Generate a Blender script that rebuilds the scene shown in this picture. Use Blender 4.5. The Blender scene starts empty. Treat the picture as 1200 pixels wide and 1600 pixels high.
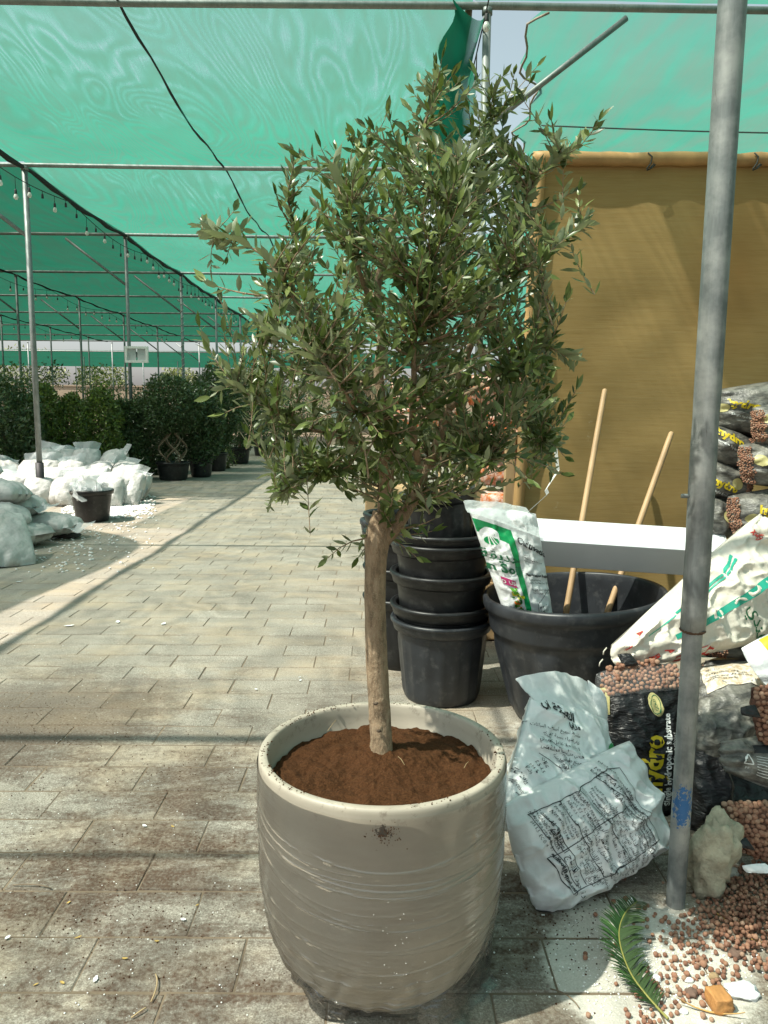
import bpy, bmesh, math, random
import numpy as np
from mathutils import Vector, Matrix, noise
random.seed(7)
R = math.radians
scene = bpy.context.scene
COL = scene.collection

# ------------------------------------------------------------------ camera, sky, sun, exposure
CAMH = 1.425
cam_d = bpy.data.cameras.new('camera'); cam = bpy.data.objects.new('camera', cam_d); COL.objects.link(cam)
cam_d.sensor_fit = 'VERTICAL'; cam_d.sensor_height = 36; cam_d.lens = 27.0
cam_d.clip_start = 0.05; cam_d.clip_end = 1500
CROT = Matrix.Rotation(R(-0.48), 3, 'Z') @ Matrix.Rotation(R(90 - 7.6), 3, 'X') @ Matrix.Rotation(R(0.5), 3, 'Z')
cam.matrix_world = Matrix.Translation((0, 0, CAMH)) @ CROT.to_4x4()
scene.camera = cam

SUN = Vector((0.577, 0.238, -1.0)).normalized()          # the way the light travels
world = bpy.data.worlds.new('World'); scene.world = world; world.use_nodes = True
wn = world.node_tree.nodes; wl = world.node_tree.links
sky = wn.new('ShaderNodeTexSky'); sky.sky_type = 'NISHITA'; sky.sun_disc = False
sky.sun_elevation = math.asin(-SUN.z); sky.sun_rotation = math.atan2(-SUN.x, -SUN.y)
sky.dust_density = 3.0; sky.air_density = 1.0; sky.ozone_density = 1.0
bg = wn['Background']; bg.inputs['Strength'].default_value = 0.12
hsv = wn.new('ShaderNodeHueSaturation'); hsv.inputs['Saturation'].default_value = 0.5; hsv.inputs['Hue'].default_value = 0.448
wl.new(sky.outputs['Color'], hsv.inputs['Color']); wl.new(hsv.outputs['Color'], bg.inputs['Color'])
sl = bpy.data.lights.new('sun', 'SUN'); sl.energy = 5.0; sl.angle = R(0.55); sl.color = (1.0, 0.93, 0.82)
so = bpy.data.objects.new('sun', sl); COL.objects.link(so)
so.rotation_euler = SUN.to_track_quat('-Z', 'Y').to_euler(); so.location = (-5, -3, 12)
scene.view_settings.view_transform = 'Standard'; scene.view_settings.look = 'None'
scene.view_settings.gamma = 1.0; scene.view_settings.exposure = 0.8
scene.cycles.max_bounces = 8; scene.cycles.transparent_max_bounces = 24
scene.cycles.use_denoising = True

def ray(px, py):
    return CROT @ Vector(((px - 600) / 1200, (800 - py) / 1200, -1))
def P(px, py, Y):                      # point on the plane y = Y
    d = ray(px, py); t = Y / d.y
    return Vector((d.x * t, Y, CAMH + d.z * t))
def G(px, py, z=0.0):                  # point on the level z
    d = ray(px, py); t = (z - CAMH) / d.z
    return Vector((d.x * t, d.y * t, z))

# ------------------------------------------------------------------ material helpers
class NT:
    def __init__(s, name):
        s.m = bpy.data.materials.new(name); s.m.use_nodes = True
        s.t = s.m.node_tree; s.n = s.t.nodes; s.l = s.t.links
        s.out = s.n['Material Output']; s.b = s.n['Principled BSDF']
    def new(s, t, **k):
        n = s.n.new(t)
        for a, v in k.items(): setattr(n, a, v)
        return n
    def link(s, a, b): s.l.new(a, b)
    def pos(s):
        if not hasattr(s, '_p'): s._p = s.new('ShaderNodeNewGeometry').outputs['Position']
        return s._p
    def obj(s):
        if not hasattr(s, '_o'): s._o = s.new('ShaderNodeTexCoord').outputs['Object']
        return s._o
    def mapping(s, vec, scale=(1, 1, 1), rot=(0, 0, 0), loc=(0, 0, 0)):
        n = s.new('ShaderNodeMapping'); n.inputs['Scale'].default_value = scale
        n.inputs['Rotation'].default_value = rot; n.inputs['Location'].default_value = loc
        s.link(vec, n.inputs['Vector']); return n.outputs['Vector']
    def noise(s, vec, scale, detail=4, rough=0.55, dist=0.0):
        n = s.new('ShaderNodeTexNoise'); n.inputs['Scale'].default_value = scale
        n.inputs['Detail'].default_value = detail; n.inputs['Roughness'].default_value = rough
        n.inputs['Distortion'].default_value = dist
        s.link(vec, n.inputs['Vector']); return n.outputs['Fac']
    def ramp(s, fac, pts):
        n = s.new('ShaderNodeValToRGB'); e = n.color_ramp.elements
        while len(e) < len(pts): e.new(0.5)
        for i, (p, c) in enumerate(pts):
            e[i].position = p; e[i].color = (c[0], c[1], c[2], 1) if not isinstance(c, (int, float)) else (c, c, c, 1)
        s.link(fac, n.inputs['Fac']); return n.outputs['Color']
    def mix(s, f, a, b):
        n = s.new('ShaderNodeMix', data_type='RGBA')
        for v, i in ((f, 0), (a, 6), (b, 7)):
            if isinstance(v, (int, float)): n.inputs[i].default_value = v
            elif isinstance(v, tuple): n.inputs[i].default_value = (v[0], v[1], v[2], 1)
            else: s.link(v, n.inputs[i])
        return n.outputs[2]
    def math(s, op, a, b=0.0, clamp=False):
        n = s.new('ShaderNodeMath', operation=op); n.use_clamp = clamp
        for v, i in ((a, 0), (b, 1)):
            if isinstance(v, (int, float)): n.inputs[i].default_value = v
            else: s.link(v, n.inputs[i])
        return n.outputs[0]
    def bump(s, h, strength=0.3, dist=0.01, normal=None):
        n = s.new('ShaderNodeBump'); n.inputs['Strength'].default_value = strength
        n.inputs['Distance'].default_value = dist; s.link(h, n.inputs['Height'])
        if normal is not None: s.link(normal, n.inputs['Normal'])
        return n.outputs['Normal']

def M(name, col, rough=0.7, var=0.15, vs=6.0, bump=0.25, bs=60.0, bd=0.004, metal=0.0, spec=0.5, dust=None, dustamt=0.0,
      stretch=(1, 1, 1), transl=0.0, coord='pos'):
    t = NT(name); v = t.pos() if coord == 'pos' else t.obj()
    v = t.mapping(v, stretch)
    n1 = t.noise(v, vs, 5)
    lo = tuple(c * (1 - var) for c in col); hi = tuple(min(1, c * (1 + var)) for c in col)
    c = t.ramp(n1, [(0.3, lo), (0.7, hi)])
    if dust:
        n2 = t.noise(v, vs * 2.3, 6, 0.65)
        f = t.ramp(n2, [(0.62 - 0.3 * dustamt, 0.0), (0.78 - 0.2 * dustamt, dustamt)])
        c = t.mix(f, c, dust)
    t.link(c, t.b.inputs['Base Color'])
    t.b.inputs['Roughness'].default_value = rough; t.b.inputs['Metallic'].default_value = metal
    t.b.inputs['Specular IOR Level'].default_value = spec
    if bump:
        t.link(t.bump(t.noise(v, bs, 4, 0.6), bump, bd), t.b.inputs['Normal'])
    if transl:
        tr = t.new('ShaderNodeBsdfTranslucent'); t.link(c, tr.inputs['Color'])
        mx = t.new('ShaderNodeMixShader'); mx.inputs[0].default_value = transl
        t.link(t.b.outputs[0], mx.inputs[1]); t.link(tr.outputs[0], mx.inputs[2]); t.link(mx.outputs[0], t.out.inputs['Surface'])
    return t.m

# ------------------------------------------------------------------ mesh helpers
def tag(o, label=None, cat=None, group=None, kind=None):
    if label: o['label'] = label
    if cat: o['category'] = cat
    if group: o['group'] = group
    if kind: o['kind'] = kind
    return o
def mesh(name, verts, faces, mats, smooth=True, fm=None):
    me = bpy.data.meshes.new(name)
    me.from_pydata([tuple(v) for v in verts], [], faces)
    for m in (mats if isinstance(mats, (list, tuple)) else [mats]): me.materials.append(m)
    if smooth: me.polygons.foreach_set('use_smooth', [True] * len(me.polygons))
    if fm is not None: me.polygons.foreach_set('material_index', fm)
    me.update(); return me
def wloc(o):
    v = Vector(o.location)
    while o.parent: o = o.parent; v += Vector(o.location)
    return v
def ob(name, geo, mats, parent=None, loc=None, smooth=True, fm=None):
    """one object from world-space geometry; loc = its origin"""
    verts, faces = geo
    if loc is None: loc = wloc(parent) if parent else Vector((0, 0, 0))
    loc = Vector(loc)
    o = bpy.data.objects.new(name, mesh(name, [Vector(v) - loc for v in verts], faces, mats, smooth, fm))
    COL.objects.link(o); o.parent = parent
    o.location = loc - (wloc(parent) if parent else Vector((0, 0, 0)))
    return o
def empty(name, loc):
    o = bpy.data.objects.new(name, None); COL.objects.link(o); o.location = loc; o.empty_display_size = 0.1; return o
def join(*gs):
    V, F = [], []
    for v, f in gs:
        k = len(V); V += list(v); F += [tuple(i + k for i in q) for q in f]
    return V, F
def box(c, s, rot=None, ch=0.0):
    bm = bmesh.new(); bmesh.ops.create_cube(bm, size=1)
    for v in bm.verts: v.co = Vector((v.co.x * s[0], v.co.y * s[1], v.co.z * s[2]))
    if ch: bmesh.ops.bevel(bm, geom=bm.edges[:], offset=ch, segments=2, affect='EDGES', profile=0.6)
    c = Vector(c); rm = rot if rot is not None else Matrix.Identity(3)
    V = [rm @ v.co + c for v in bm.verts]; bm.verts.index_update()
    F = [tuple(v.index for v in f.verts) for f in bm.faces]; bm.free(); return V, F
def tube(path, rad, seg=8, cap=True):
    path = [Vector(p) for p in path]; n = len(path)
    if not hasattr(rad, '__len__'): rad = [rad] * n
    V, F = [], []; prev = None
    for i, p in enumerate(path):
        t = (path[min(i + 1, n - 1)] - path[max(i - 1, 0)])
        t = t.normalized() if t.length > 1e-9 else Vector((0, 0, 1))
        if prev is None:
            a = t.cross(Vector((0.31, 0.87, 0.13)));
            if a.length < 0.05: a = t.cross(Vector((1, 0, 0)))
            a.normalize()
        else:
            a = prev - t * prev.dot(t); a.normalize()
        prev = a; b = t.cross(a)
        for k in range(seg):
            w = 2 * math.pi * k / seg; V.append(p + (a * math.cos(w) + b * math.sin(w)) * rad[i])
    for i in range(n - 1):
        for k in range(seg):
            k2 = (k + 1) % seg
            F.append((i * seg + k, i * seg + k2, (i + 1) * seg + k2, (i + 1) * seg + k))
    if cap: F.append(tuple(range(seg - 1, -1, -1))); F.append(tuple((n - 1) * seg + k for k in range(seg)))
    return V, F
def lathe(prof, seg=48, c=(0, 0, 0), rfun=None, mat=None):
    V, F = [], []; c = Vector(c); n = len(prof)
    for i, (r, z) in enumerate(prof):
        for k in range(seg):
            w = 2 * math.pi * k / seg; rr = r if rfun is None else rfun(r, z, w, i)
            p = Vector((rr * math.cos(w), rr * math.sin(w), z))
            V.append((mat @ p if mat is not None else p) + c)
    for i in range(n - 1):
        for k in range(seg):
            k2 = (k + 1) % seg; F.append((i * seg + k, i * seg + k2, (i + 1) * seg + k2, (i + 1) * seg + k))
    return V, F
def bez(a, b, c, n):
    return [a * (1 - t) ** 2 + b * 2 * t * (1 - t) + c * t * t for t in [i / (n - 1) for i in range(n)]]
def smooth_path(pts, n):
    pts = [Vector(p) for p in pts]; out = []
    for i in range(len(pts) - 1):
        p0 = pts[max(i - 1, 0)]; p1 = pts[i]; p2 = pts[i + 1]; p3 = pts[min(i + 2, len(pts) - 1)]
        for k in range(n):
            t = k / n
            out.append(0.5 * ((2 * p1) + (p2 - p0) * t + (2 * p0 - 5 * p1 + 4 * p2 - p3) * t * t + (3 * p1 - p0 - 3 * p2 + p3) * t ** 3))
    out.append(pts[-1]); return out
def icos(sub=1):
    bm = bmesh.new(); bmesh.ops.create_icosphere(bm, subdivisions=sub, radius=1)
    bm.verts.index_update(); V = [v.co.copy() for v in bm.verts]; F = [tuple(v.index for v in f.verts) for f in bm.faces]; bm.free(); return V, F
ICO1, ICO2, ICO3, ICO4 = icos(1), icos(2), icos(3), icos(4)
def nz(v, s=1.0, o=0.0): return noise.noise(Vector((v[0] * s + o, v[1] * s + o * 1.7, v[2] * s - o)))
def fbm(v, s=1.0, o=0.0): return nz(v, s, o) + 0.5 * nz(v, s * 2.1, o + 3) + 0.25 * nz(v, s * 4.3, o + 7)

# ------------------------------------------------------------------ Arabic lettering and flat print
AR = {}
_cp = 0xFE80
for i, n_ in enumerate([1, 2, 2, 2, 2, 4, 2, 4, 2, 4, 4, 4, 4, 4, 2, 2, 2, 2, 4, 4, 4, 4, 4, 4, 4, 4]):
    AR[chr(0x621 + i)] = (_cp, n_); _cp += n_
for i, n_ in enumerate([4, 4, 4, 4, 4, 4, 4, 2, 2, 4]):
    AR[chr(0x641 + i)] = (_cp, n_); _cp += n_
def arabic(s):
    lines = []
    for line in s.split('\n'):
        line = line.replace('لا', '\ufefb'); out = []
        for i, ch in enumerate(line):
            if ch == '\ufefb':
                p = i > 0 and line[i - 1] in AR and AR[line[i - 1]][1] == 4
                out.append(chr(0xFEFC if p else 0xFEFB)); continue
            if ch not in AR: out.append(ch); continue
            cp, n = AR[ch]
            p = i > 0 and line[i - 1] in AR and AR[line[i - 1]][1] == 4 and n > 1
            q = n == 4 and i + 1 < len(line) and (line[i + 1] in AR or line[i + 1] == '\ufefb') and line[i + 1] != 'ء'
            out.append(chr(cp + (3 if p and q else 2 if q else 1 if p else 0)))
        lines.append(''.join(reversed(out)))
    return '\n'.join(lines)
def text2d(body, size, align='CENTER', res=2, spacing=1.0, bold=0.0):
    cu = bpy.data.curves.new('lettering', 'FONT'); cu.body = body; cu.size = size; cu.align_x = align
    cu.resolution_u = res; cu.space_line = spacing; cu.fill_mode = 'FRONT'; cu.offset = bold
    o = bpy.data.objects.new('lettering', cu); COL.objects.link(o)
    dg = bpy.context.evaluated_depsgraph_get(); ev = o.evaluated_get(dg); me = ev.to_mesh()
    V = [(v.co.x, v.co.y) for v in me.vertices]; F = [tuple(p.vertices) for p in me.polygons]
    ev.to_mesh_clear(); bpy.data.objects.remove(o); bpy.data.curves.remove(cu)
    return V, F

class Sheet:
    """a filled bag: quad of corners (TL, TR, BR, BL as seen), swollen to the front and the back"""
    def __init__(s, c, tf, tb, seed=0, p=3.0, rnd=0.35, wr=0.006, wf=9, pleat=0.006, pn=9, axis='v', sag=0.0, taper=None, lump=0.05, up=None, cr=0.0):
        s.cr = cr
        s.c = [Vector(v) for v in c]; s.tf, s.tb, s.seed, s.p, s.rnd, s.wr, s.wf = tf, tb, seed, p, rnd, wr, wf
        s.pleat, s.pn, s.axis, s.sag, s.taper, s.lump = pleat, pn, axis, sag, taper, lump
        TL, TR, BR, BL = s.c
        n = ((TR + BR) - (TL + BL)).cross((TL + TR) - (BL + BR)).normalized()
        mid = (TL + TR + BR + BL) / 4
        if n.dot(Vector((0, 0, CAMH)) - mid) < 0: n = -n
        if up is not None: n = Vector(up).normalized()
        s.n = n; s.Lu = ((TR - TL).length + (BR - BL).length) / 2; s.Lv = ((BL - TL).length + (BR - TR).length) / 2
    def base(s, u, v):
        a, b = 2 * u - 1, 2 * v - 1; k = s.rnd
        a2 = a * math.sqrt(max(0, 1 - k * b * b / 2)); b2 = b * math.sqrt(max(0, 1 - k * a * a / 2))
        u2, v2 = (a2 + 1) / 2, (b2 + 1) / 2
        TL, TR, BR, BL = s.c
        return (TL * (1 - u2) + TR * u2) * (1 - v2) + (BL * (1 - u2) + BR * u2) * v2, a, b
    def pt(s, u, v, side=1, off=0.0):
        u_, v_ = min(max(u, 0), 1), min(max(v, 0), 1)
        q, a, b = s.base(u_, v_)
        pr = math.sqrt(max(0, (1 - abs(a) ** s.p) * (1 - abs(b) ** s.p)))
        if s.taper: pr *= s.taper[0] + (s.taper[1] - s.taper[0]) * (u_ if s.axis == 'u' else v_)
        T = s.tf if side > 0 else s.tb
        e, f = (b, a) if s.axis == 'v' else (a, b)
        d = T * pr
        sd = s.seed * 13.7
        d += s.lump * T * 2 * fbm(q, 6.0, sd) * pr
        r1 = 1 - abs(nz(q, s.wf, sd + 5)); r2 = 1 - abs(nz(q, s.wf * 1.9, sd + 9))
        d += s.wr * (r1 ** 6 + 0.5 * r2 ** 6 - 0.6) * min(1, pr * 2.5)
        d += s.pleat * math.sin(f * s.pn + 4 * nz(q, 5, sd)) * abs(e) ** 3 * min(1.0, 6 * (1 - abs(e)) + 0.25)
        if s.cr:
            w1 = max(0.0, 1 - abs(nz(q, 11, sd + 21)) * 5.0); w2 = max(0.0, 1 - abs(nz((q.x * 1.6, q.y, q.z * 0.7), 19, sd + 27)) * 5.0)
            d += s.cr * (w1 + 0.6 * w2) * min(1, pr * 3)
        q = q + s.n * (d * side + off * side)
        q = q + Vector((0, 0, -s.sag * pr))
        if q.z < 0.004: q.z = 0.004 + 0.0
        return q
    def spt(s, u, v, side=1, off=0.0):
        u, v = min(max(u, 0), 1), min(max(v, 0), 1); nu, nv = s.gn; x, y = u * nu, v * nv; i, j = min(int(x), nu - 1), min(int(y), nv - 1); fx, fy = x - i, y - j
        g = s.grid; a, b, c, d = g[j * (nu + 1) + i], g[j * (nu + 1) + i + 1], g[(j + 1) * (nu + 1) + i], g[(j + 1) * (nu + 1) + i + 1]
        q = (a * (1 - fx) + b * fx) * (1 - fy) + (c * (1 - fx) + d * fx) * fy
        n = (b - a + d - c).cross(a - c + b - d)
        n = n.normalized() if n.length > 1e-9 else s.n
        if n.dot(s.n) < 0: n = -n
        return q + n * off
    def geo(s, nu=34, nv=34):
        V, F = [], []
        for side in (1, -1):
            k = len(V)
            for j in range(nv + 1):
                for i in range(nu + 1): V.append(s.pt(i / nu, j / nv, side))
            for j in range(nv):
                for i in range(nu):
                    q = (k + j * (nu + 1) + i, k + (j + 1) * (nu + 1) + i, k + (j + 1) * (nu + 1) + i + 1, k + j * (nu + 1) + i + 1)
                    F.append(q if side > 0 else tuple(reversed(q)))
        s.gn = (nu, nv); s.grid = V[:(nu + 1) * (nv + 1)]
        # stitch the rim
        ring = [i for i in range(nu + 1)] + [j * (nu + 1) + nu for j in range(1, nv + 1)] + [nv * (nu + 1) + i for i in range(nu - 1, -1, -1)] + [j * (nu + 1) for j in range(nv - 1, 0, -1)]
        k = (nu + 1) * (nv + 1)
        for a, b in zip(ring, ring[1:] + ring[:1]): F.append((a, b, b + k, a + k))
        return V, F
    def text(s, body, u, v, size, ang=0.0, align='CENTER', res=2, spacing=1.0, off=0.003, bold=0.0, sx=1.0):
        V, F = text2d(body, size, align, res, spacing, bold)
        ca, sa = math.cos(R(ang)), math.sin(R(ang)); W = []
        for x, y in V:
            x *= sx
            W.append(s.spt(u + (x * ca - y * sa) / s.Lu, v - (x * sa + y * ca) / s.Lv, 1, off))
        return W, F
    def rect(s, u0, v0, u1, v1, n=10, off=0.0022, f=None):
        V, F = [], []
        for j in range(n + 1):
            for i in range(n + 1):
                u, v = u0 + (u1 - u0) * i / n, v0 + (v1 - v0) * j / n
                if f: u, v = f(u, v)
                V.append(s.spt(u, v, 1, off))
        for j in range(n):
            for i in range(n): F.append((j * (n + 1) + i, (j + 1) * (n + 1) + i, (j + 1) * (n + 1) + i + 1, j * (n + 1) + i + 1))
        return V, F
    def disc(s, u, v, ru, rv, off=0.0026, ang=0.0):
        V, F = [s.spt(u, v, 1, off)], []
        ca, sa = math.cos(R(ang)), math.sin(R(ang))
        for j in range(1, 4):
            for i in range(24):
                w = 2 * math.pi * i / 24; x, y = ru * s.Lu * j / 3 * math.cos(w), rv * s.Lu * j / 3 * math.sin(w)
                V.append(s.spt(u + (x * ca - y * sa) / s.Lu, v - (x * sa + y * ca) / s.Lv, 1, off))
        for i in range(24): F.append((0, 1 + i, 1 + (i + 1) % 24))
        for j in range(2):
            for i in range(24):
                a = 1 + j * 24; F.append((a + i, a + 24 + i, a + 24 + (i + 1) % 24, a + (i + 1) % 24))
        return V, F
    def stroke(s, pts, w, off=0.0024):
        pp = []
        for (a, b) in zip(pts[:-1], pts[1:]):
            n = max(3, int(75 * math.hypot(b[0] - a[0], b[1] - a[1])))
            pp += [(a[0] + (b[0] - a[0]) * i / n, a[1] + (b[1] - a[1]) * i / n) for i in range(n)]
        pp.append(pts[-1]); V, F = [], []
        for i, (u, v) in enumerate(pp):
            u2, v2 = pp[min(i + 1, len(pp) - 1)]; u1, v1 = pp[max(i - 1, 0)]
            dx, dy = (u2 - u1) * s.Lu, (v2 - v1) * s.Lv; L = math.hypot(dx, dy) or 1
            nx, ny = -dy / L * w / 2 / s.Lu, dx / L * w / 2 / s.Lv
            V += [s.spt(u + nx, v + ny, 1, off), s.spt(u - nx, v - ny, 1, off)]
        for i in range(len(pp) - 1): F.append((2 * i, 2 * i + 1, 2 * i + 3, 2 * i + 2))
        return V, F
    def pebbles(s, u0, v0, u1, v1, n, r, seed=1):
        rng = random.Random(seed); V, F = [], []
        pts = []
        for _ in range(n * 6):
            if len(pts) >= n: break
            u, v = rng.uniform(u0, u1), rng.uniform(v0, v1); p = s.spt(u, v, 1, 0.002)
            if all((p - q).length > r * 1.35 for q in pts): pts.append(p)
        for p in pts:
            rr = r * rng.uniform(0.8, 1.2); m = Matrix.Rotation(rng.uniform(0, 6.28), 3, 'Z') @ Matrix.Rotation(rng.uniform(0, 3), 3, 'X')
            k = len(V); V += [p + m @ Vector((q.x, q.y * rng.uniform(0.9, 1.05), q.z * 0.85)) * rr for q in ICO2[0]]; F += [tuple(i + k for i in f) for f in ICO2[1]]
        return V, F
def base_of(sh):
    V = sh.c; m = sum(V, Vector()) / 4; z = min(v.z for v in V); return Vector((m.x, m.y, max(0.0, z)))

# ------------------------------------------------------------------ materials
def paver_mat():
    t = NT('weathered_concrete_paver'); p = t.pos()
    oi = t.new('ShaderNodeObjectInfo').outputs['Random']; ri = t.new('ShaderNodeNewGeometry').outputs['Random Per Island']
    rnd = t.math('FRACT', t.math('ADD', oi, ri))
    tone = t.math('MULTIPLY', t.math('ADD', t.math('MULTIPLY', rnd, 0.22), t.noise(p, 2.2, 6)), 0.82)
    c = t.ramp(tone, [(0.28, (0.25, 0.23, 0.195)), (0.5, (0.36, 0.335, 0.285)), (0.75, (0.46, 0.43, 0.37))])
    grain = t.noise(p, 190, 3, 0.7)
    c = t.mix(t.ramp(grain, [(0.38, 0.75), (0.58, 0.0)]), c, (0.12, 0.10, 0.075))
    c = t.mix(t.ramp(t.noise(p, 120, 2, 0.5), [(0.60, 0.0), (0.72, 0.6)]), c, (0.60, 0.57, 0.50))
    xyz = t.new('ShaderNodeSeparateXYZ'); t.link(p, xyz.inputs[0])
    # tan sand film
    sand = t.noise(t.mapping(p, (1.0, 1.6, 1), (0, 0, R(30))), 1.7, 6, 0.62)
    c = t.mix(t.math('MULTIPLY', t.ramp(sand, [(0.46, 0.0), (0.66, 0.55)]), 1.0), c, (0.42, 0.335, 0.23))
    # swept brown potting soil
    near = t.math('MULTIPLY', t.math('SUBTRACT', 5.2, xyz.outputs['Y']), 0.36, True)
    st = t.mapping(p, (1.0, 2.6, 1), (0, 0, R(-38)))
    d1 = t.noise(st, 2.6, 9, 0.68, 0.6); d2 = t.noise(p, 42, 7, 0.75)
    dm = t.math('ADD', t.math('MULTIPLY', d1, 0.60), t.math('MULTIPLY', d2, 0.46))
    def blob(x, y, r, a):
        v = t.new('ShaderNodeVectorMath', operation='DISTANCE'); t.link(p, v.inputs[0]); v.inputs[1].default_value = (x, y, 0)
        return t.math('MULTIPLY', t.math('SUBTRACT', 1.0, t.math('DIVIDE', v.outputs['Value'], r), True), a)
    g1 = G(40, 1120); g2 = G(330, 1240); g3 = G(200, 1440); g4 = G(300, 1560); g5 = G(150, 1330); g6 = G(880, 1450); g7 = G(640, 1060)
    for g, r_, a_ in ((g1, 0.8, 0.30), (g2, 0.55, 0.10), (g3, 0.55, 0.07), (g4, 0.5, 0.05), (g5, 0.5, 0.07), (g6, 0.5, 0.10), (g7, 0.5, 0.05)):
        dm = t.math('ADD', dm, blob(g.x, g.y, r_, a_))
    dm = t.math('ADD', dm, t.math('MULTIPLY', near, 0.015))
    dmask = t.math('MULTIPLY', t.ramp(dm, [(0.535, 0.0), (0.67, 0.95)]), t.math('ADD', 0.12, t.math('MULTIPLY', near, 0.85), True))
    dmask = t.math('MULTIPLY', dmask, t.ramp(t.noise(p, 95, 5, 0.75), [(0.36, 0.35), (0.54, 1.0)]))
    c = t.mix(dmask, c, t.mix(d2, (0.035, 0.020, 0.013), (0.125, 0.072, 0.045)))
    # white perlite dust by the post
    gw = [(G(985, 1470), 0.34, 0.5), (G(1060, 1530), 0.36, 0.5), (G(930, 1540), 0.25, 0.32), (G(800, 1130), 0.28, 0.3), (G(175, 790), 0.9, 0.6)]
    wm = t.math('MULTIPLY', t.noise(p, 9, 8, 0.75), 0.62)
    for g, r_, a_ in gw: wm = t.math('ADD', wm, blob(g.x, g.y, r_, a_))
    c = t.mix(t.ramp(wm, [(0.52, 0.0), (0.66, 0.85)]), c, t.mix(grain, (0.50, 0.46, 0.38), (0.80, 0.78, 0.72)))
    t.link(c, t.b.inputs['Base Color']); t.b.inputs['Roughness'].default_value = 0.93; t.b.inputs['Specular IOR Level'].default_value = 0.2
    h = t.math('ADD', t.math('MULTIPLY', grain, 0.5), t.math('ADD', t.noise(p, 45, 4), dmask))
    t.link(t.bump(h, 0.55, 0.006), t.b.inputs['Normal'])
    return t.m
def net_mat(name, dens, amp, col, A=46.0, s=0.45, refl=0.35, seam=0.0):
    t = NT(name); p = t.pos()
    f = t.noise(t.mapping(p, (1.5, 0.42, 1), (0, 0, R(22))), s, 2, 0.45, 0.8)
    ph = t.math('ADD', t.math('MULTIPLY', f, A), t.math('MULTIPLY', t.noise(t.mapping(p, (2.0, 0.5, 1), (0, 0, R(-15))), 2.0, 3), 6.0))
    band = t.math('ADD', t.math('MULTIPLY', t.math('SINE', ph), 0.6), t.math('MULTIPLY', t.math('SUBTRACT', t.noise(t.mapping(p, (9.0, 0.9, 1), (0, 0, R(18))), 1.6, 5, 0.65, 1.2), 0.5), 2.4))
    patch = t.noise(p, 0.8, 4)
    a = t.math('MULTIPLY', band, t.math('MULTIPLY', t.ramp(patch, [(0.35, 0.35), (0.62, 1.0)]), amp))
    # woven threads have depth: the slanter the ray, the fewer gaps it finds
    geo = t.new('ShaderNodeNewGeometry'); dt = t.new('ShaderNodeVectorMath', operation='DOT_PRODUCT'); t.link(geo.outputs['Normal'], dt.inputs[0]); t.link(geo.outputs['Incoming'], dt.inputs[1])
    c2 = t.math('MAXIMUM', t.math('POWER', t.math('ABSOLUTE', dt.outputs['Value']), 2.0), 0.01)
    k = t.math('MULTIPLY', dens, t.math('ADD', 1.0, t.math('ADD', a, t.math('MULTIPLY', t.math('SUBTRACT', t.noise(p, 2.0, 6, 0.65), 0.5), 0.5))))
    fac = t.math('SUBTRACT', 1.0, t.math('EXPONENT', t.math('MULTIPLY', t.math('DIVIDE', k, c2), -1.0)), True)
    cc = t.mix(t.ramp(t.math('ADD', t.math('MULTIPLY', band, 0.22), 0.5), [(0.2, 0.0), (0.8, 0.7)]), t.ramp(t.noise(p, 1.1, 5, 0.6), [(0.3, tuple(c * 0.85 for c in col)), (0.7, col)]), (col[0] * 3.2, col[1] * 0.62, col[2] * 0.72))
    tl = t.new('ShaderNodeBsdfTranslucent'); t.link(cc, tl.inputs['Color'])
    df = t.new('ShaderNodeBsdfDiffuse'); t.link(cc, df.inputs['Color'])
    m1 = t.new('ShaderNodeMixShader'); m1.inputs[0].default_value = refl; t.link(tl.outputs[0], m1.inputs[1]); t.link(df.outputs[0], m1.inputs[2])
    tp = t.new('ShaderNodeBsdfTransparent'); tp.inputs['Color'].default_value = (0.93, 1, 0.97, 1)
    m2 = t.new('ShaderNodeMixShader'); t.link(fac, m2.inputs[0]); t.link(tp.outputs[0], m2.inputs[1]); t.link(m1.outputs[0], m2.inputs[2])
    t.link(m2.outputs[0], t.out.inputs['Surface']); return t.m
MT = {}
MT['paver'] = paver_mat()
MT['ground'] = M('dry_soil_ground', (0.17, 0.125, 0.085), 0.95, 0.3, 3, 0.5, 80, 0.006)
MT['net'] = net_mat('green_shade_net', 0.30, 0.8, (0.034, 0.29, 0.20), A=230.0)
MT['net_right'] = net_mat('pale_green_shade_net', 0.40, 0.10, (0.045, 0.30, 0.22), A=60)
MT['net_dense'] = net_mat('dense_green_shade_net', 1.3, 0.3, (0.010, 0.115, 0.07), A=120)
MT['net_flap'] = net_mat('dark_green_net_flap', 0.9, 0.2, (0.012, 0.21, 0.125), A=30)
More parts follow.
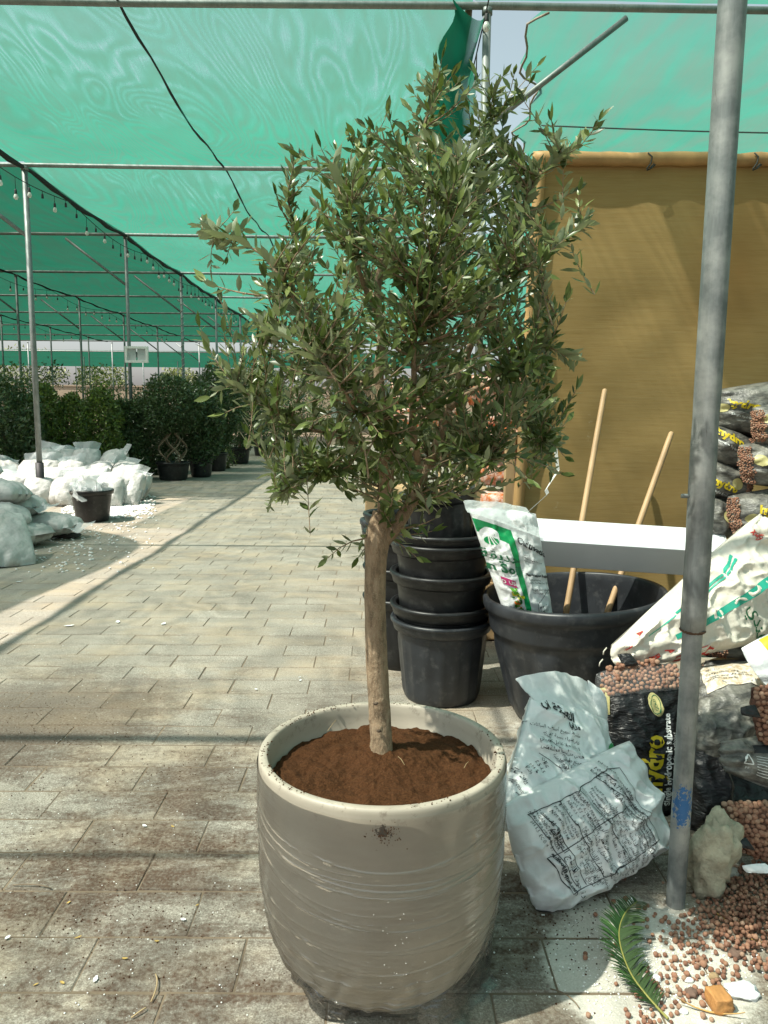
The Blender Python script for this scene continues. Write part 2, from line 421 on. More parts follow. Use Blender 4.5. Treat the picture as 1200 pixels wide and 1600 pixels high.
def steel(name, col, dust, blue=None):
    t = NT(name); p = t.pos()
    st = t.mapping(p, (1, 1, 0.12))
    n1 = t.noise(st, 60, 6, 0.65); n2 = t.noise(p, 9, 6, 0.6)
    c = t.ramp(n1, [(0.3, tuple(x * 0.72 for x in col)), (0.55, col), (0.75, tuple(min(1, x * 1.35) for x in col))])
    c = t.mix(t.ramp(n2, [(0.42, 0.0), (0.66, 0.7)]), c, dust)
    c = t.mix(t.ramp(t.noise(st, 130, 3, 0.6), [(0.66, 0.0), (0.74, 0.7)]), c, (0.10, 0.085, 0.07))
    if blue:
        v = t.new('ShaderNodeVectorMath', operation='DISTANCE'); t.link(t.mapping(p, (1, 1, 0.42), (0, 0, 0), (0, 0, 0)), v.inputs[0]); v.inputs[1].default_value = (blue[0], blue[1], blue[2] * 0.42)
        bm_ = t.math('ADD', t.math('SUBTRACT', 1.0, t.math('DIVIDE', v.outputs['Value'], 0.046), False), t.math('MULTIPLY', t.math('SUBTRACT', t.noise(p, 70, 5, 0.7), 0.5), 2.4))
        c = t.mix(t.ramp(bm_, [(0.44, 0.0), (0.52, 0.9)]), c, (0.015, 0.13, 0.36))
    t.link(c, t.b.inputs['Base Color']); t.b.inputs['Metallic'].default_value = 0.45; t.b.inputs['Roughness'].default_value = 0.52
    t.link(t.bump(n1, 0.12, 0.002), t.b.inputs['Normal']); return t.m
NEARPOST = G(1055, 1414)
MT['steel'] = steel('galvanised_steel', (0.20, 0.225, 0.22), (0.28, 0.30, 0.29))
MT['steel_near'] = steel('weathered_galvanised_steel', (0.19, 0.205, 0.205), (0.45, 0.45, 0.43), (NEARPOST.x - 0.004, NEARPOST.y - 0.026, 0.315))
MT['rust'] = M('rusty_weld', (0.11, 0.06, 0.035), 0.9, 0.4, 60, 0.6, 200)
MT['black_paint'] = M('black_painted_steel', (0.022, 0.022, 0.024), 0.6, 0.3, 12, 0.2, 90)
MT['black_rope'] = M('black_rope_fibre', (0.018, 0.022, 0.02), 0.9, 0.3, 40, 0.5, 180)
MT['cable'] = M('thin_dark_cable', (0.03, 0.04, 0.035), 0.7, 0.2, 20, 0)
def bulb_mat():
    t = NT('white_bulb_glass'); t.b.inputs['Base Color'].default_value = (0.85, 0.85, 0.8, 1); t.b.inputs['Roughness'].default_value = 0.15
    t.b.inputs['Transmission Weight'].default_value = 0.35; return t.m
MT['bulb'] = bulb_mat()
MT['plastic'] = M('dusty_black_plastic', (0.011, 0.0115, 0.0125), 0.42, 0.3, 9, 0.12, 90, 0.002, dust=(0.13, 0.13, 0.12), dustamt=0.28)
MT['plastic2'] = M('dusty_grey_black_plastic', (0.024, 0.027, 0.032), 0.42, 0.3, 9, 0.12, 90, 0.002, dust=(0.16, 0.16, 0.155), dustamt=0.30)

# ------------------------------------------------------------------ ground and pavement
gs = 240
ground = ob('ground', ([(-gs, -60, -0.012), (gs, -60, -0.012), (gs, gs, -0.012), (-gs, gs, -0.012)], [(0, 1, 2, 3)]), MT['ground'])
tag(ground, 'bare dry brown soil under the paving', None, None, 'structure')
bed = ob('paving_bed', ([(-7.2, 0.2, -0.003), (6, 0.2, -0.003), (6, 34, -0.003), (-7.2, 34, -0.003)], [(0, 1, 2, 3)]), M('joint_sand', (0.165, 0.125, 0.085), 0.95, 0.35, 4, 0.4, 120))
pave = bed; bed.name = 'pavement'
tag(pave, 'pale concrete block pavement of the nursery aisle', None, None, 'structure')
def stone_geo(w, l, h=0.03, ch=0.004, jit=0.0, rng=random):
    x, y = w / 2, l / 2
    j = lambda: rng.uniform(-jit, jit)
    V = [(-x + j(), -y + j(), -h), (x + j(), -y + j(), -h), (x + j(), y + j(), -h), (-x + j(), y + j(), -h)]
    V += [(vx, vy, -ch * 1.2) for vx, vy, _ in V[:4]]
    V += [((x - ch) * sx, (y - ch) * sy, j() * 0.6) for sx, sy in ((-1, -1), (1, -1), (1, 1), (-1, 1))]
    F = [(i, (i + 1) % 4, 4 + (i + 1) % 4, 4 + i) for i in range(4)] + [(4 + i, 4 + (i + 1) % 4, 8 + (i + 1) % 4, 8 + i) for i in range(4)] + [(8, 9, 10, 11)]
    return V, F
rng = random.Random(3)
stone_me = [mesh('paving_stone', *stone_geo(0.3980, 0.1940, jit=0.0016, rng=rng), MT['paver'], smooth=False) for _ in range(10)]
cells = []
Y0 = 3.12
for k in range(-10, 150):
    y = Y0 + 0.2 * (k + 0.5)
    if y > 31: break
    off = (0.2 if k % 2 else 0.0) + rng.uniform(-0.05, 0.05) + 0.07
    for i in range(-17, 14):
        x = off + 0.4 * i
        if -6.6 < x < 5.2: cells.append((x, y))
def seen_size(c):
    x, y = c; d = Vector((x, y, 0)) - Vector((0, 0, CAMH)); q = CROT.transposed() @ d
    if q.z > -0.1: return 0
    px, py = 600 + 1200 * q.x / -q.z, 800 - 1200 * q.y / -q.z
    if not (-90 < px < 1290 and py < 1720): return 0
    hid = (800 < px and py < 1330) or ((px - 590) ** 2 / 170 ** 2 + (py - 1400) ** 2 / 170 ** 2 < 1) or (px > 780 and py < 1400 and px < 1040)
    return (0.2 if hid else 1.0) / (q.length ** 2)
cells.sort(key=lambda c: -seen_size(c))
for (x, y) in cells[:300]:
    o = bpy.data.objects.new('paving_stone', rng.choice(stone_me)); COL.objects.link(o); o.parent = pave
    o.location = (x, y, rng.uniform(-0.0013, 0.0015) + 0.0)
    o.rotation_euler = (rng.gauss(0, 0.002), rng.gauss(0, 0.002), rng.gauss(0, 0.006) + (math.pi if rng.random() < 0.5 else 0))
V, F = [], []
for (x, y) in cells[300:]:
    sv, sf = stone_geo(0.3982, 0.1945, 0.012, 0.003, 0.0015, rng); k = len(V); dz = rng.uniform(-0.001, 0.0012)
    V += [(a + x, b + y, c + dz) for a, b, c in sv]; F += [tuple(i + k for i in f) for f in sf]
o = ob('far_paving_stones', (V, F), MT['paver'], pave, smooth=False); tag(o, kind='stuff')

# ------------------------------------------------------------------ shade house frame
ROOF = 4.7
XL, XR = -4.9, 0.87
FR = [NEARPOST.y, 6.8, 11.15, 15.4, 19.6, 23.7, 27.8, 32.0, 36.2, 39.4]
FAR = [46.5, 50.5, 54.5, 58.5, 62.0]
def post(loc, label, r=0.03, top=ROOF, foot=0.0, brace=0, group='posts of the shade house', wrap=False):
    loc = Vector(loc); e = empty('shade_post', (loc.x, loc.y, 0)); tag(e, label, 'post', group)
    ob('pipe', tube([(loc.x, loc.y, foot if foot else 0), (loc.x, loc.y, top / 2), (loc.x, loc.y, top)], r, 14), MT['steel'], e)
    if foot: ob('painted_foot', tube([(loc.x, loc.y, 0), (loc.x, loc.y, foot)], r * 1.45, 14), MT['black_paint'], e)
    if brace:
        ob('brace', tube([(loc.x + brace * 0.02, loc.y, 3.78), (loc.x + brace * 1.15, loc.y, top - 0.06)], r * 0.72, 10), MT['steel'], e)
    ob('cap', lathe([(0.0, top), (r * 1.25, top), (r * 1.25, top - 0.05), (r, top - 0.05)], 12, (loc.x, loc.y, 0)), MT['steel'], e)
    if wrap:
        pts = [Vector((loc.x + (r + 0.008) * math.cos(a * 0.9), loc.y + (r + 0.008) * math.sin(a * 0.9), 0.5 + a * 0.024)) for a in range(0, 160)]
        ob('wire_wrap', tube(pts, 0.006, 5), MT['bulb'], e)
    return e
XROWS = [XL, -9.1, -13.6, -18.0]
ordn = ['nearest', 'second', 'third', 'fourth', 'fifth', 'sixth', 'seventh', 'eighth', 'ninth', 'tenth']
wh = ['beside the near heap of white sacks', 'carrying the pale two-pane panel', 'wound with white wire beside the round topiary', 'between the dark potted bushes',
      'far down the aisle among dark bushes', 'far down the aisle, last but two', 'far down the aisle, last but one', 'at the far end of the aisle']
for i, d in enumerate(FR[2:9]):
    post((XL, d, 0), 'thin grey steel post of the aisle row, ' + wh[i], 0.04 if i == 0 else 0.035, foot=0.62 if i < 2 else 0, brace=-1, wrap=(i == 2))
rn = {1: 'second row left of the aisle', 2: 'third row left of the aisle', 3: 'fourth row left of the aisle'}
for r_i, x in enumerate(XROWS[1:], 1):
    for i, d in enumerate(FR[3:10]):
        post((x, d + 0.3 * r_i, 0), 'thin grey steel post in the %s, %s from the camera' % (rn[r_i], ordn[i]), 0.033, brace=-1 if r_i == 1 else 0)
for i, d in enumerate(FAR):
    for j, x in enumerate((-24, -19, -14, -9, -4.5, 0.5)):
        if (i + j) % 2 == 0: post((x, d, 0), 'hair-thin post under the far net strip, %s line deep, %s from the left' % (ordn[i], ordn[j]), 0.035, group='far thin posts by the tan wall')
for i, d in enumerate(FR[1:5]):
    post((XR, d, 0), 'grey steel post %s' % ['behind the olive crown with a brace rising right', 'hidden deep behind the olive crown, second down its row', 'hidden behind the olive crown, third down its row', 'hidden behind the olive crown, fourth down its row'][i], 0.035, brace=1)
# the close post at the right
np_ = NEARPOST; e = empty('shade_post', (np_.x, np_.y, 0)); tag(e, 'stout weathered steel post in the right foreground with blue paint mark', 'post', 'posts of the shade house')
def near_r(r, z, w, i): return r + 0.0012 * math.sin(3 * w + z * 9)
zj = P(1068, 985, np_.y).z
ob('lower_pipe', lathe([(0.0265, 0.0), (0.0268, 0.2), (0.0268, 0.5), (0.0268, zj + 0.02)], 40, (np_.x, np_.y, 0)), MT['steel_near'], e)
prof = [(0.0275, zj), (0.0335, zj + 0.002), (0.0338, zj + 0.05), (0.0342, zj + 0.2), (0.0332, zj + 0.25), (0.0345, zj + 0.30), (0.0345, zj + 0.52), (0.0332, zj + 0.58), (0.0345, zj + 0.64)]
prof += [(0.0345, z) for z in (2.0, 2.6, 3.2, 3.9, ROOF)]
ob('upper_sleeve', lathe(prof, 40, (np_.x, np_.y, 0), near_r), MT['steel_near'], e)
ob('weld', lathe([(0.0268, zj - 0.006), (0.030, zj - 0.004), (0.0335, zj - 0.001), (0.0346, zj + 0.002), (0.0335, zj + 0.004)], 40, (np_.x, np_.y, 0), lambda r, z, w, i: r + 0.0012 * math.sin(17 * w) + 0.001 * math.sin(5 * w)), MT['rust'], e)
ob('bolt', lathe([(0.0, 0.02), (0.006, 0.02), (0.006, 0.0), (0.009, 0.0), (0.009, -0.004)], 8, (np_.x - 0.034, np_.y, P(1070, 775, np_.y).z), None, Matrix.Rotation(R(-90), 3, 'Y')), MT['steel'], e)

MT['steel_beam'] = MT['steel']
for i, d in enumerate(FR):
    z = ROOF + 0.02
    b = ob('cross_pipe', tube([(-26, d, z - 0.03), (-9, d, z), (XL, d, z), (-2, d, z - 0.015), (XR, d, z), (7.5, d, z - 0.02)], 0.03 if i else 0.035, 10), MT['steel_beam'], None, (0, d, z))
    tag(b, 'galvanised cross pipe under the roof net, ' + (['overhead behind the camera view', 'the one crossing at the top edge', 'the second one down, crossing behind the olive top'] + ['%s down' % ordn[k] for k in range(2, 10)])[i], 'pipe', 'cross pipes of the roof')
for i, d in enumerate(FAR):
    b = ob('cross_pipe', tube([(-40, d, ROOF), (7.5, d, ROOF)], 0.035, 8), MT['steel_beam'], None, (0, d, ROOF))
    tag(b, 'thin cross pipe of the far net strip under the white sky gap, %s one' % ordn[i], 'pipe', 'cross pipes of the far net strip')
b = ob('overhead_cable', tube([(-9, 1.19, ROOF), (-2, 1.19, ROOF - 0.02), (7, 1.19, ROOF)], 0.016, 8), MT['cable'], None, (0, 1.19, ROOF)); tag(b, 'dark cable stretched overhead across the aisle roof', 'cable')

# roof nets
def net(name, x0, x1, y0, y1, label, m, nx=40, sag=0.07, xsag=0.10, z=ROOF + 0.06, edge=None, ny=None, wav=0.02):
    ny = ny or int((y1 - y0) * 4); V, F = [], []
    fr = [0 - 3.0] + FR + FAR
    for j in range(ny + 1):
        y = y0 + (y1 - y0) * j / ny
        lo = max([f for f in fr if f <= y] or [y0]); hi = min([f for f in fr if f > y] or [lo + 4.2]); ph = (y - lo) / (hi - lo)
        for i in range(nx + 1):
            a = i / nx; xa, xb = (x0, x1) if edge is None else edge(y)
            x = xa + (xb - xa) * a
            zz = z - sag * math.sin(math.pi * ph) - xsag * math.sin(math.pi * a) * math.sin(math.pi * ph) + wav * nz((x, y, 0), 1.3)
            V.append((x, y, zz))
    for j in range(ny):
        for i in range(nx): F.append((j * (nx + 1) + i, j * (nx + 1) + i + 1, (j + 1) * (nx + 1) + i + 1, (j + 1) * (nx + 1) + i))
    o = ob(name, (V, F), m, None, (x0, y0, z)); tag(o, label, 'shade net', 'green roof nets'); return o
net('shade_net', XL, XR - 0.12, -4, 39.4, 'bright green net roof over the middle aisle with wavy moire bands', MT['net'])
def left_edge(y):
    b = XL - 0.35 + 0.12 * math.sin(y * 1.1) if y < 7.9 else XL - 0.05
    return (-9.1, b)
net('shade_net', -9.1, XL, -4, 7.9, 'dense dark green net over the left bay, shading the near sacks', MT['net_dense'], edge=lambda y: (-9.1, XL - 0.35 + 0.10 * math.sin(y * 1.3) - (0.55 * max(0, (y - 6.6)) ** 2)))
net('shade_net', -5.7, XL, 7.95, 11.15, 'narrow light net strip beside the rope left of the nearest aisle post', MT['net'], nx=6)
net('shade_net', -9.1, XL, 11.2, 39.4, 'dense dark green net over the far left bay behind the first posts', MT['net_dense'], nx=24)
net('shade_net', -13.6, -9.1, 6.8, 39.4, 'dense dark green net over the second bay left of the aisle', MT['net_dense'], nx=20)
net('shade_net', -26, -13.6, 6.8, 39.4, 'dense dark green net over the outermost left bays', MT['net_dense'], nx=24)
net('shade_net', -40, 7.0, 46.5, 62.0, 'far strip of dark green net below the white sky gap', MT['net_dense'], nx=40, sag=0.15)
def right_edge(y):
    if y < 6.8: return (XR + 0.05, 8.0)
    if y < 14.5: return (1.28 + 0.15 * (y - 6.8) + 0.10 * math.sin(y * 3.1) + 0.05 * math.sin(y * 7.7), 8.0)
    return (max(XR, 2.4 - 0.5 * (y - 14.5)), 8.0)
net('shade_net', XR, 8.0, 6.85, 39.4, 'pale green net over the right bay with a torn left edge above the olive tree', MT['net_right'], edge=right_edge, nx=30, sag=0.05)
net('shade_net', XR, 8.0, -4, 6.8, 'pale green net over the right bay in front of the torn one', MT['net_right'], edge=lambda y: (XR - 0.1, 8.0), nx=20, sag=0.05)
V = [(-0.15, 3.0, ROOF - 0.02), (0.45, 3.0, ROOF - 0.02), (1.15, 4.5, ROOF - 0.02), (0.62, 4.5, ROOF - 0.02)]  # unseen net added overhead to cast the slanting shade on the screen
o = ob('added_net_shade', (V, [(0, 1, 2, 3)]), net_mat('added_green_net', 0.7, 0.1, (0.02, 0.3, 0.19), A=30), None, V[0]); tag(o, 'added unseen piece of green net overhead that shades the brown screen', 'added shade net')
# hanging flap along the torn side
V, F = [], []
for j in range(41):
    y = 6.7 + 5.2 * j / 40; drop = 0.95 * math.sin(math.pi * min(1, (j + 4) / 44)) + 0.08 * math.sin(j * 0.9)
    for i in range(9):
        a = i / 8; V.append((XR - 0.30 + 0.26 * a + 0.05 * math.sin(j * 0.7 + a * 3), y, ROOF + 0.03 - drop * (1 - (1 - a) ** 2) * 0.9 + 0.10 * a * a))
for j in range(40):
    for i in range(8): F.append((j * 9 + i, j * 9 + i + 1, j * 9 + i + 10, j * 9 + i + 9))
o = ob('net_flap', (V, F), MT['net_flap'], None, (XR, 6.7, ROOF)); tag(o, 'dark green net flap hanging in folds beside the sky hole', 'net flap')
pts = [Vector((XR - 0.14 + 0.02 * math.sin(y * 2.7), y, ROOF + 0.03 - 0.05 * math.sin(math.pi * ((y - 6.8) % 4.3) / 4.3))) for y in [6.82 + 0.2 * k for k in range(40)]]
o = ob('net_hem', tube(pts, [0.030 + 0.006 * math.sin(k * 1.7) for k in range(40)], 7), M('brown_net_hem', (0.16, 0.13, 0.085), 0.9, 0.3, 20), None, pts[0]); tag(o, 'rolled brown hem along the aisle net beside the hanging flap', 'hem')
pts = [Vector((right_edge(y)[0], y, ROOF + 0.05 - 0.09 * abs(math.sin(y * 2.2)))) for y in [6.85 + 0.15 * k for k in range(50)]]
o = ob('frayed_cord', tube(pts, 0.011, 6), M('dirty_tan_cloth_hem', (0.22, 0.20, 0.15), 0.9, 0.3, 20), None, pts[0]); tag(o, 'frayed tan hem cord along the torn net edge', 'cord')

# ropes along the rows, seam, string lights
def rope(x, y0, y1, r, label, sag=0.05, z=ROOF - 0.01, m='black_rope', cat='rope', wob=0.012):
    pts = []
    for k in range(int((y1 - y0) * 3) + 1):
        y = y0 + (y1 - y0) * k / int((y1 - y0) * 3)
        lo = max([f for f in [-3.0] + FR if f <= y + 1e-6] or [y0]); hi = min([f for f in FR if f > y + 1e-6] or [lo + 4.2]); ph = (y - lo) / (hi - lo)
        pts.append(Vector((x + wob * math.sin(y * 3.3), y, z - sag * math.sin(math.pi * ph) + wob * math.sin(y * 5.1))))
    o = ob('rope', tube(pts, [r * (1 + 0.25 * math.sin(i * 1.7)) for i in range(len(pts))], 7), MT[m], None, pts[0]); tag(o, label, cat, 'dark ropes along the net seams'); return o
rope(XL, -2, 39.4, 0.034, 'thick black rolled net edge running along the aisle post tops')
rope(-2.15, 2, 39.4, 0.012, 'dark seam rope along the middle of the aisle net', sag=0.13, z=ROOF + 0.03)
rope(-9.1, 9, 39.4, 0.022, 'dark rope along the second post row on the left')
rope(-13.6, 12, 39.4, 0.022, 'dark rope along the third post row on the left')
rope(-18.0, 14, 39.4, 0.02, 'dark rope along the fourth post row on the left')
for i, (x0, z0) in enumerate(((2.0, 4.56), (2.0, 4.60), (2.0, 4.36))):
    o = ob('sagging_wire', tube([Vector((x0 - 0.2 + 0.3 * k, 9.0 + 0.1 * i, z0 - 0.05 * math.sin(k / 19 * math.pi))) for k in range(20)], 0.006, 5), MT['cable'], None, (x0, 9, z0))
    tag(o, ['thin wire crossing the pale right net, middle one', 'thin wire crossing the pale right net, upper one', 'thin wire crossing the pale right net, lowest one'][i], 'wire')
bulb_g = lathe([(0.0, -0.135), (0.012, -0.133), (0.024, -0.122), (0.030, -0.105), (0.028, -0.088), (0.019, -0.068), (0.014, -0.055)], 12)
sock_g = lathe([(0.0, 0.0), (0.012, 0.0), (0.016, -0.012), (0.018, -0.05), (0.018, -0.062), (0.0, -0.062)], 10)
bulb_me = mesh('bulb', *bulb_g, MT['bulb']); sock_me = mesh('socket', *sock_g, MT['black_paint'])
def string_light(x, y0, y1, step, label, dx=0.06, every=2):
    e = empty('string_light', (x + dx, y0, ROOF - 0.1)); tag(e, label, 'string light', 'festoon lights under the roof net'); bp = wloc(e)
    n = int((y1 - y0) / step); pts = []
    rr = random.Random(int(x * 10) + 99)
    for k in range(n * 4 + 1):
        y = y0 + step * k / 4; ph = ((y - y0) % 4.2) / 4.2
        pts.append(Vector((x + dx, y, ROOF - 0.10 - 0.16 * math.sin(math.pi * ph))))
    ob('light_cable', tube(pts, 0.006, 5), MT['black_rope'], e)
    for k in range(n):
        p = pts[k * 4 + 2]; drop = rr.choice((0.04, 0.10, 0.16))
        s_ = bpy.data.objects.new('lamp_socket', sock_me); COL.objects.link(s_); s_.parent = e; s_.location = p - bp - Vector((0, 0, drop))
        w = ob('drop_wire', tube([p, p - Vector((0, 0, drop))], 0.005, 4), MT['black_rope'], s_, p - Vector((0, 0, drop)))
        if rr.random() < 0.7:
            b_ = bpy.data.objects.new('bulb', bulb_me); COL.objects.link(b_); b_.parent = s_; b_.location = (0, 0, 0)
    return e
string_light(XL, 8.4, 27.5, 0.42, 'string of white bulbs hanging along the aisle post row')
string_light(-9.1, 13.5, 34, 0.7, 'string of white bulbs along the second post row on the left')
string_light(-13.6, 18, 36, 0.9, 'string of small white bulbs along the third post row on the left')
string_light(XR, 6.2, 12, 0.62, 'string of dark sockets hanging by the torn net above the olive', dx=-0.04)

# ------------------------------------------------------------------ far background
MT['wall'] = M('tan_plaster_wall', (0.36, 0.29, 0.21), 0.9, 0.12, 0.6, 0.1, 10)
w = ob('far_wall', join(box((-16, 68, 1.6), (52, 0.4, 3.2)), box((-16, 68, 3.25), (52.4, 0.55, 0.12))), MT['wall'], None, (-16, 68, 0), smooth=False)
tag(w, 'long tan boundary wall at the far end behind the bushes', 'wall')
w = ob('white_shed', join(box((1.0, 60, 1.6), (9, 5, 3.2)), box((1.0, 60, 3.3), (9.6, 5.6, 0.18)), box((-1.5, 57.45, 1.1), (1.1, 0.12, 2.2)), box((1.5, 57.45, 1.7), (1.6, 0.12, 1.1))),
       M('white_painted_wall', (0.74, 0.74, 0.72), 0.8, 0.06, 1, 0.1, 20), None, (1, 60, 0), smooth=False)
tag(w, 'low white shed at the far end of the aisle', 'shed')

def leaf_mat(name, top, under, rough=0.42, tr=0.22, var=0.35, spec=0.5):
    t = NT(name); g = t.new('ShaderNodeNewGeometry'); oi = t.new('ShaderNodeObjectInfo').outputs['Random']
    rnd = t.math('FRACT', t.math('ADD', oi, g.outputs['Random Per Island']))
    a = t.ramp(rnd, [(0.0, tuple(c * (1 - var) for c in top)), (0.55, top), (0.82, (top[0] * 1.6, top[1] * 1.5, top[2] * 1.4)), (1.0, (top[0] * 2.6, top[1] * 2.2, top[2] * 2.3))])
    b = t.mix(rnd, tuple(c * 0.8 for c in under), under)
    c = t.mix(g.outputs['Backfacing'], a, b)
    t.link(c, t.b.inputs['Base Color']); t.b.inputs['Roughness'].default_value = rough; t.b.inputs['Specular IOR Level'].default_value = spec
    tl = t.new('ShaderNodeBsdfTranslucent'); t.link(t.mix(0.5, c, (0.16, 0.24, 0.03)), tl.inputs['Color'])
    mx = t.new('ShaderNodeMixShader'); mx.inputs[0].default_value = tr; t.link(t.b.outputs[0], mx.inputs[1]); t.link(tl.outputs[0], mx.inputs[2]); t.link(mx.outputs[0], t.out.inputs['Surface'])
    return t.m
MT['olive'] = leaf_mat('olive_leaf', (0.105, 0.148, 0.046), (0.33, 0.37, 0.22), 0.31, 0.30, 0.55)
MT['ficus'] = leaf_mat('dark_glossy_leaf', (0.050, 0.090, 0.036), (0.08, 0.12, 0.055), 0.33)
MT['hedge'] = leaf_mat('yellow_green_leaf', (0.125, 0.185, 0.032), (0.13, 0.18, 0.06), 0.4)
MT['palegreen'] = leaf_mat('pale_far_leaf', (0.16, 0.20, 0.06), (0.15, 0.18, 0.08), 0.5)
MT['bark'] = M('grey_brown_bark', (0.20, 0.15, 0.10), 0.9, 0.3, 20, 0.5, 90)

LEAF_V = np.array([(0, 0, 0), (0.10, 0.30, 0.02), (0.0, 0.30, -0.012), (-0.10, 0.30, 0.02), (0.105, 0.62, 0.035), (0.0, 0.62, 0.0), (-0.105, 0.62, 0.035), (0, 1, 0.03)], dtype=float)
LEAF_F = [(0, 1, 2), (0, 2, 3), (1, 4, 5, 2), (2, 5, 6, 3), (4, 7, 5), (5, 7, 6)]
def leaf_cloud(pts, size, seed, wide=1.6, up=0.3):
    rs = np.random.RandomState(seed); n = len(pts); pts = np.array([tuple(p) for p in pts])
    d = rs.normal(size=(n, 3)); d[:, 2] += up; d /= np.linalg.norm(d, axis=1)[:, None]
    r = rs.normal(size=(n, 3)); nrm = r - (r * d).sum(1)[:, None] * d; nrm /= np.linalg.norm(nrm, axis=1)[:, None]
    sd = np.cross(d, nrm); s = size * rs.uniform(0.65, 1.25, n)
    V = pts[:, None, :] + s[:, None, None] * (LEAF_V[None, :, 0:1] * wide * sd[:, None, :] + LEAF_V[None, :, 1:2] * d[:, None, :] + LEAF_V[None, :, 2:3] * nrm[:, None, :])
    V = V.reshape(-1, 3); F = [tuple(q + i * 8 for q in f) for i in range(n) for f in LEAF_F]
    return V.tolist(), F
def bush_pts(c, rad, n, seed, clump=9, shell=0.55, shape='ball'):
    rr = random.Random(seed); out = []; c = Vector(c)
    cl = []
    for _ in range(clump * 4):
        v = Vector((rr.gauss(0, 1), rr.gauss(0, 1), rr.gauss(0, 1))).normalized(); cl.append((v, rr.uniform(0.84, 1.14)))
    while len(out) < n:
        v = Vector((rr.gauss(0, 1), rr.gauss(0, 1), rr.gauss(0, 1))).normalized()
        k = max(cl, key=lambda q: q[0].dot(v)); b = k[1] * (0.86 + 0.22 * k[0].dot(v) ** 6)
        t = rr.random() ** (1 / 3) if rr.random() > shell else rr.uniform(0.82, 1.03)
        if shape == 'column':
            w = rr.uniform(-1, 1); ang = rr.uniform(0, 6.283); taper = (1 - max(0, w) ** 3 * 0.75)
            lob = 1 + 0.25 * nz((math.cos(ang) * 2, math.sin(ang) * 2, w * 3), 1.2, seed)
            out.append(c + Vector((math.cos(ang) * t * rad[0] * taper * lob, math.sin(ang) * t * rad[1] * taper * lob, w * rad[2] * (1 + 0.12 * nz((math.cos(ang) * 3, math.sin(ang) * 3, 1), 1.5, seed)))))
        else:
            out.append(c + Vector((v.x * rad[0] * b * t, v.y * rad[1] * b * t, v.z * rad[2] * b * t)))
    return out
def pot_geo(c, r, h, rb=None, seg=36, ribs=16, lipc=0.012):
    rb = rb or r * 0.78
    prof = [(0.0, 0.0), (rb * 0.96, 0.0), (rb, 0.012)]
    for k in range(1, 9): prof.append((rb + (r * 0.96 - rb) * k / 8 * 0.84, h * 0.84 * k / 8))
    prof += [(r * 0.955, h * 0.85), (r * 0.99, h * 0.86), (r + lipc * 0.3, h * 0.87), (r + lipc, h * 0.965), (r + lipc, h * 0.985), (r + lipc * 0.4, h), (r - 0.006, h), (r - 0.012, h * 0.985), (r * 0.95, h * 0.9), (rb * 0.97, 0.08 * h), (0.0, 0.07 * h)]
    def rf(rr, z, w, i):
        if 3 <= i <= 9: return rr + 0.006 * (1 if math.sin(ribs * w) > 0.35 else 0)
        return rr
    return lathe(prof, seg, c, rf)
def bush(name, label, c, rad, n, leaf, m, seed, pot=None, cat='bush', group=None, stem=True, shape='ball', wide=1.6, shell=0.55):
    c = Vector(c); base = Vector((c.x, c.y, 0)); e = empty(name, base); tag(e, label, cat, group)
    o = ob('crown', leaf_cloud(bush_pts(c, rad, n, seed, shape=shape, shell=shell), leaf, seed, wide), MT[m], e); tag(o, kind='stuff')
    if stem: ob('trunk', tube([base, (c + base) / 2 + Vector((0.04, 0, 0)), c], [0.04, 0.035, 0.015], 7), MT['bark'], e)
    if pot: 
        o = ob('pot', pot_geo(base + Vector((0, 0, 0.0)), pot[0], pot[1], seg=28, ribs=12), MT['plastic'], e)
        ob('pot_soil', lathe([(0.0, pot[1] * 0.9), (pot[0] * 0.95, pot[1] * 0.88)], 20, base), MT['ground'], e)
    return e
def at_px(px, D): return P(px, 640, D).x
# topiary with the woven trunk
c = Vector((at_px(266, 15.2), 15.3, 0))
e = bush('topiary_tree', 'round clipped ficus with a woven lattice trunk in a low dark pot', (c.x, c.y, 1.42), (0.62, 0.6, 0.62), 9000, 0.075, 'ficus', 11, pot=(0.33, 0.36), cat='topiary', stem=False, group='potted trees beside the aisle')
for k in range(8):
    a0 = 2 * math.pi * k / 8; s_ = 1 if k % 2 else -1; pts = []
    for i in range(15):
        t_ = i / 14; rr_ = 0.11 + 0.16 * math.sin(math.pi * min(1, t_ * 1.05)); a = a0 + s_ * t_ * 2.4
        pts.append(c + Vector((rr_ * math.cos(a), rr_ * math.sin(a), 0.32 + 0.62 * t_)))
    ob('woven_stem', tube(pts, 0.014, 6), MT['bark'], e)
spec_ = [(312, 16.0, 1.05, 0.50, 0.80, 4200, (0.25, 0.40), 'tall dark potted bush just right of the lattice-trunk topiary'),
         (336, 17.6, 1.35, 0.6, 0.95, 4200, (0.26, 0.42), 'dark potted tree third from the topiary along the aisle'),
         (372, 20.0, 1.35, 0.8, 1.10, 3600, (0.3, 0.42), 'dark potted tree fourth along the aisle behind the olive leaves'),
         (410, 23.5, 1.45, 0.9, 1.25, 3200, (0.3, 0.42), 'dark potted tree near the aisle end behind the olive leaves'),
         (452, 28.0, 1.5, 1.2, 1.3, 2600, (0.3, 0.42), 'dark potted tree closing the far end of the aisle')]
for i, (px, D, zc, rx, rz, n, pt_, lb) in enumerate(spec_):
    bush('potted_tree', lb, (at_px(px, D), D, zc), (rx, rx, rz), n * 2, 0.085, 'ficus', 20 + i, pot=pt_, cat='potted tree', group='potted trees beside the aisle')
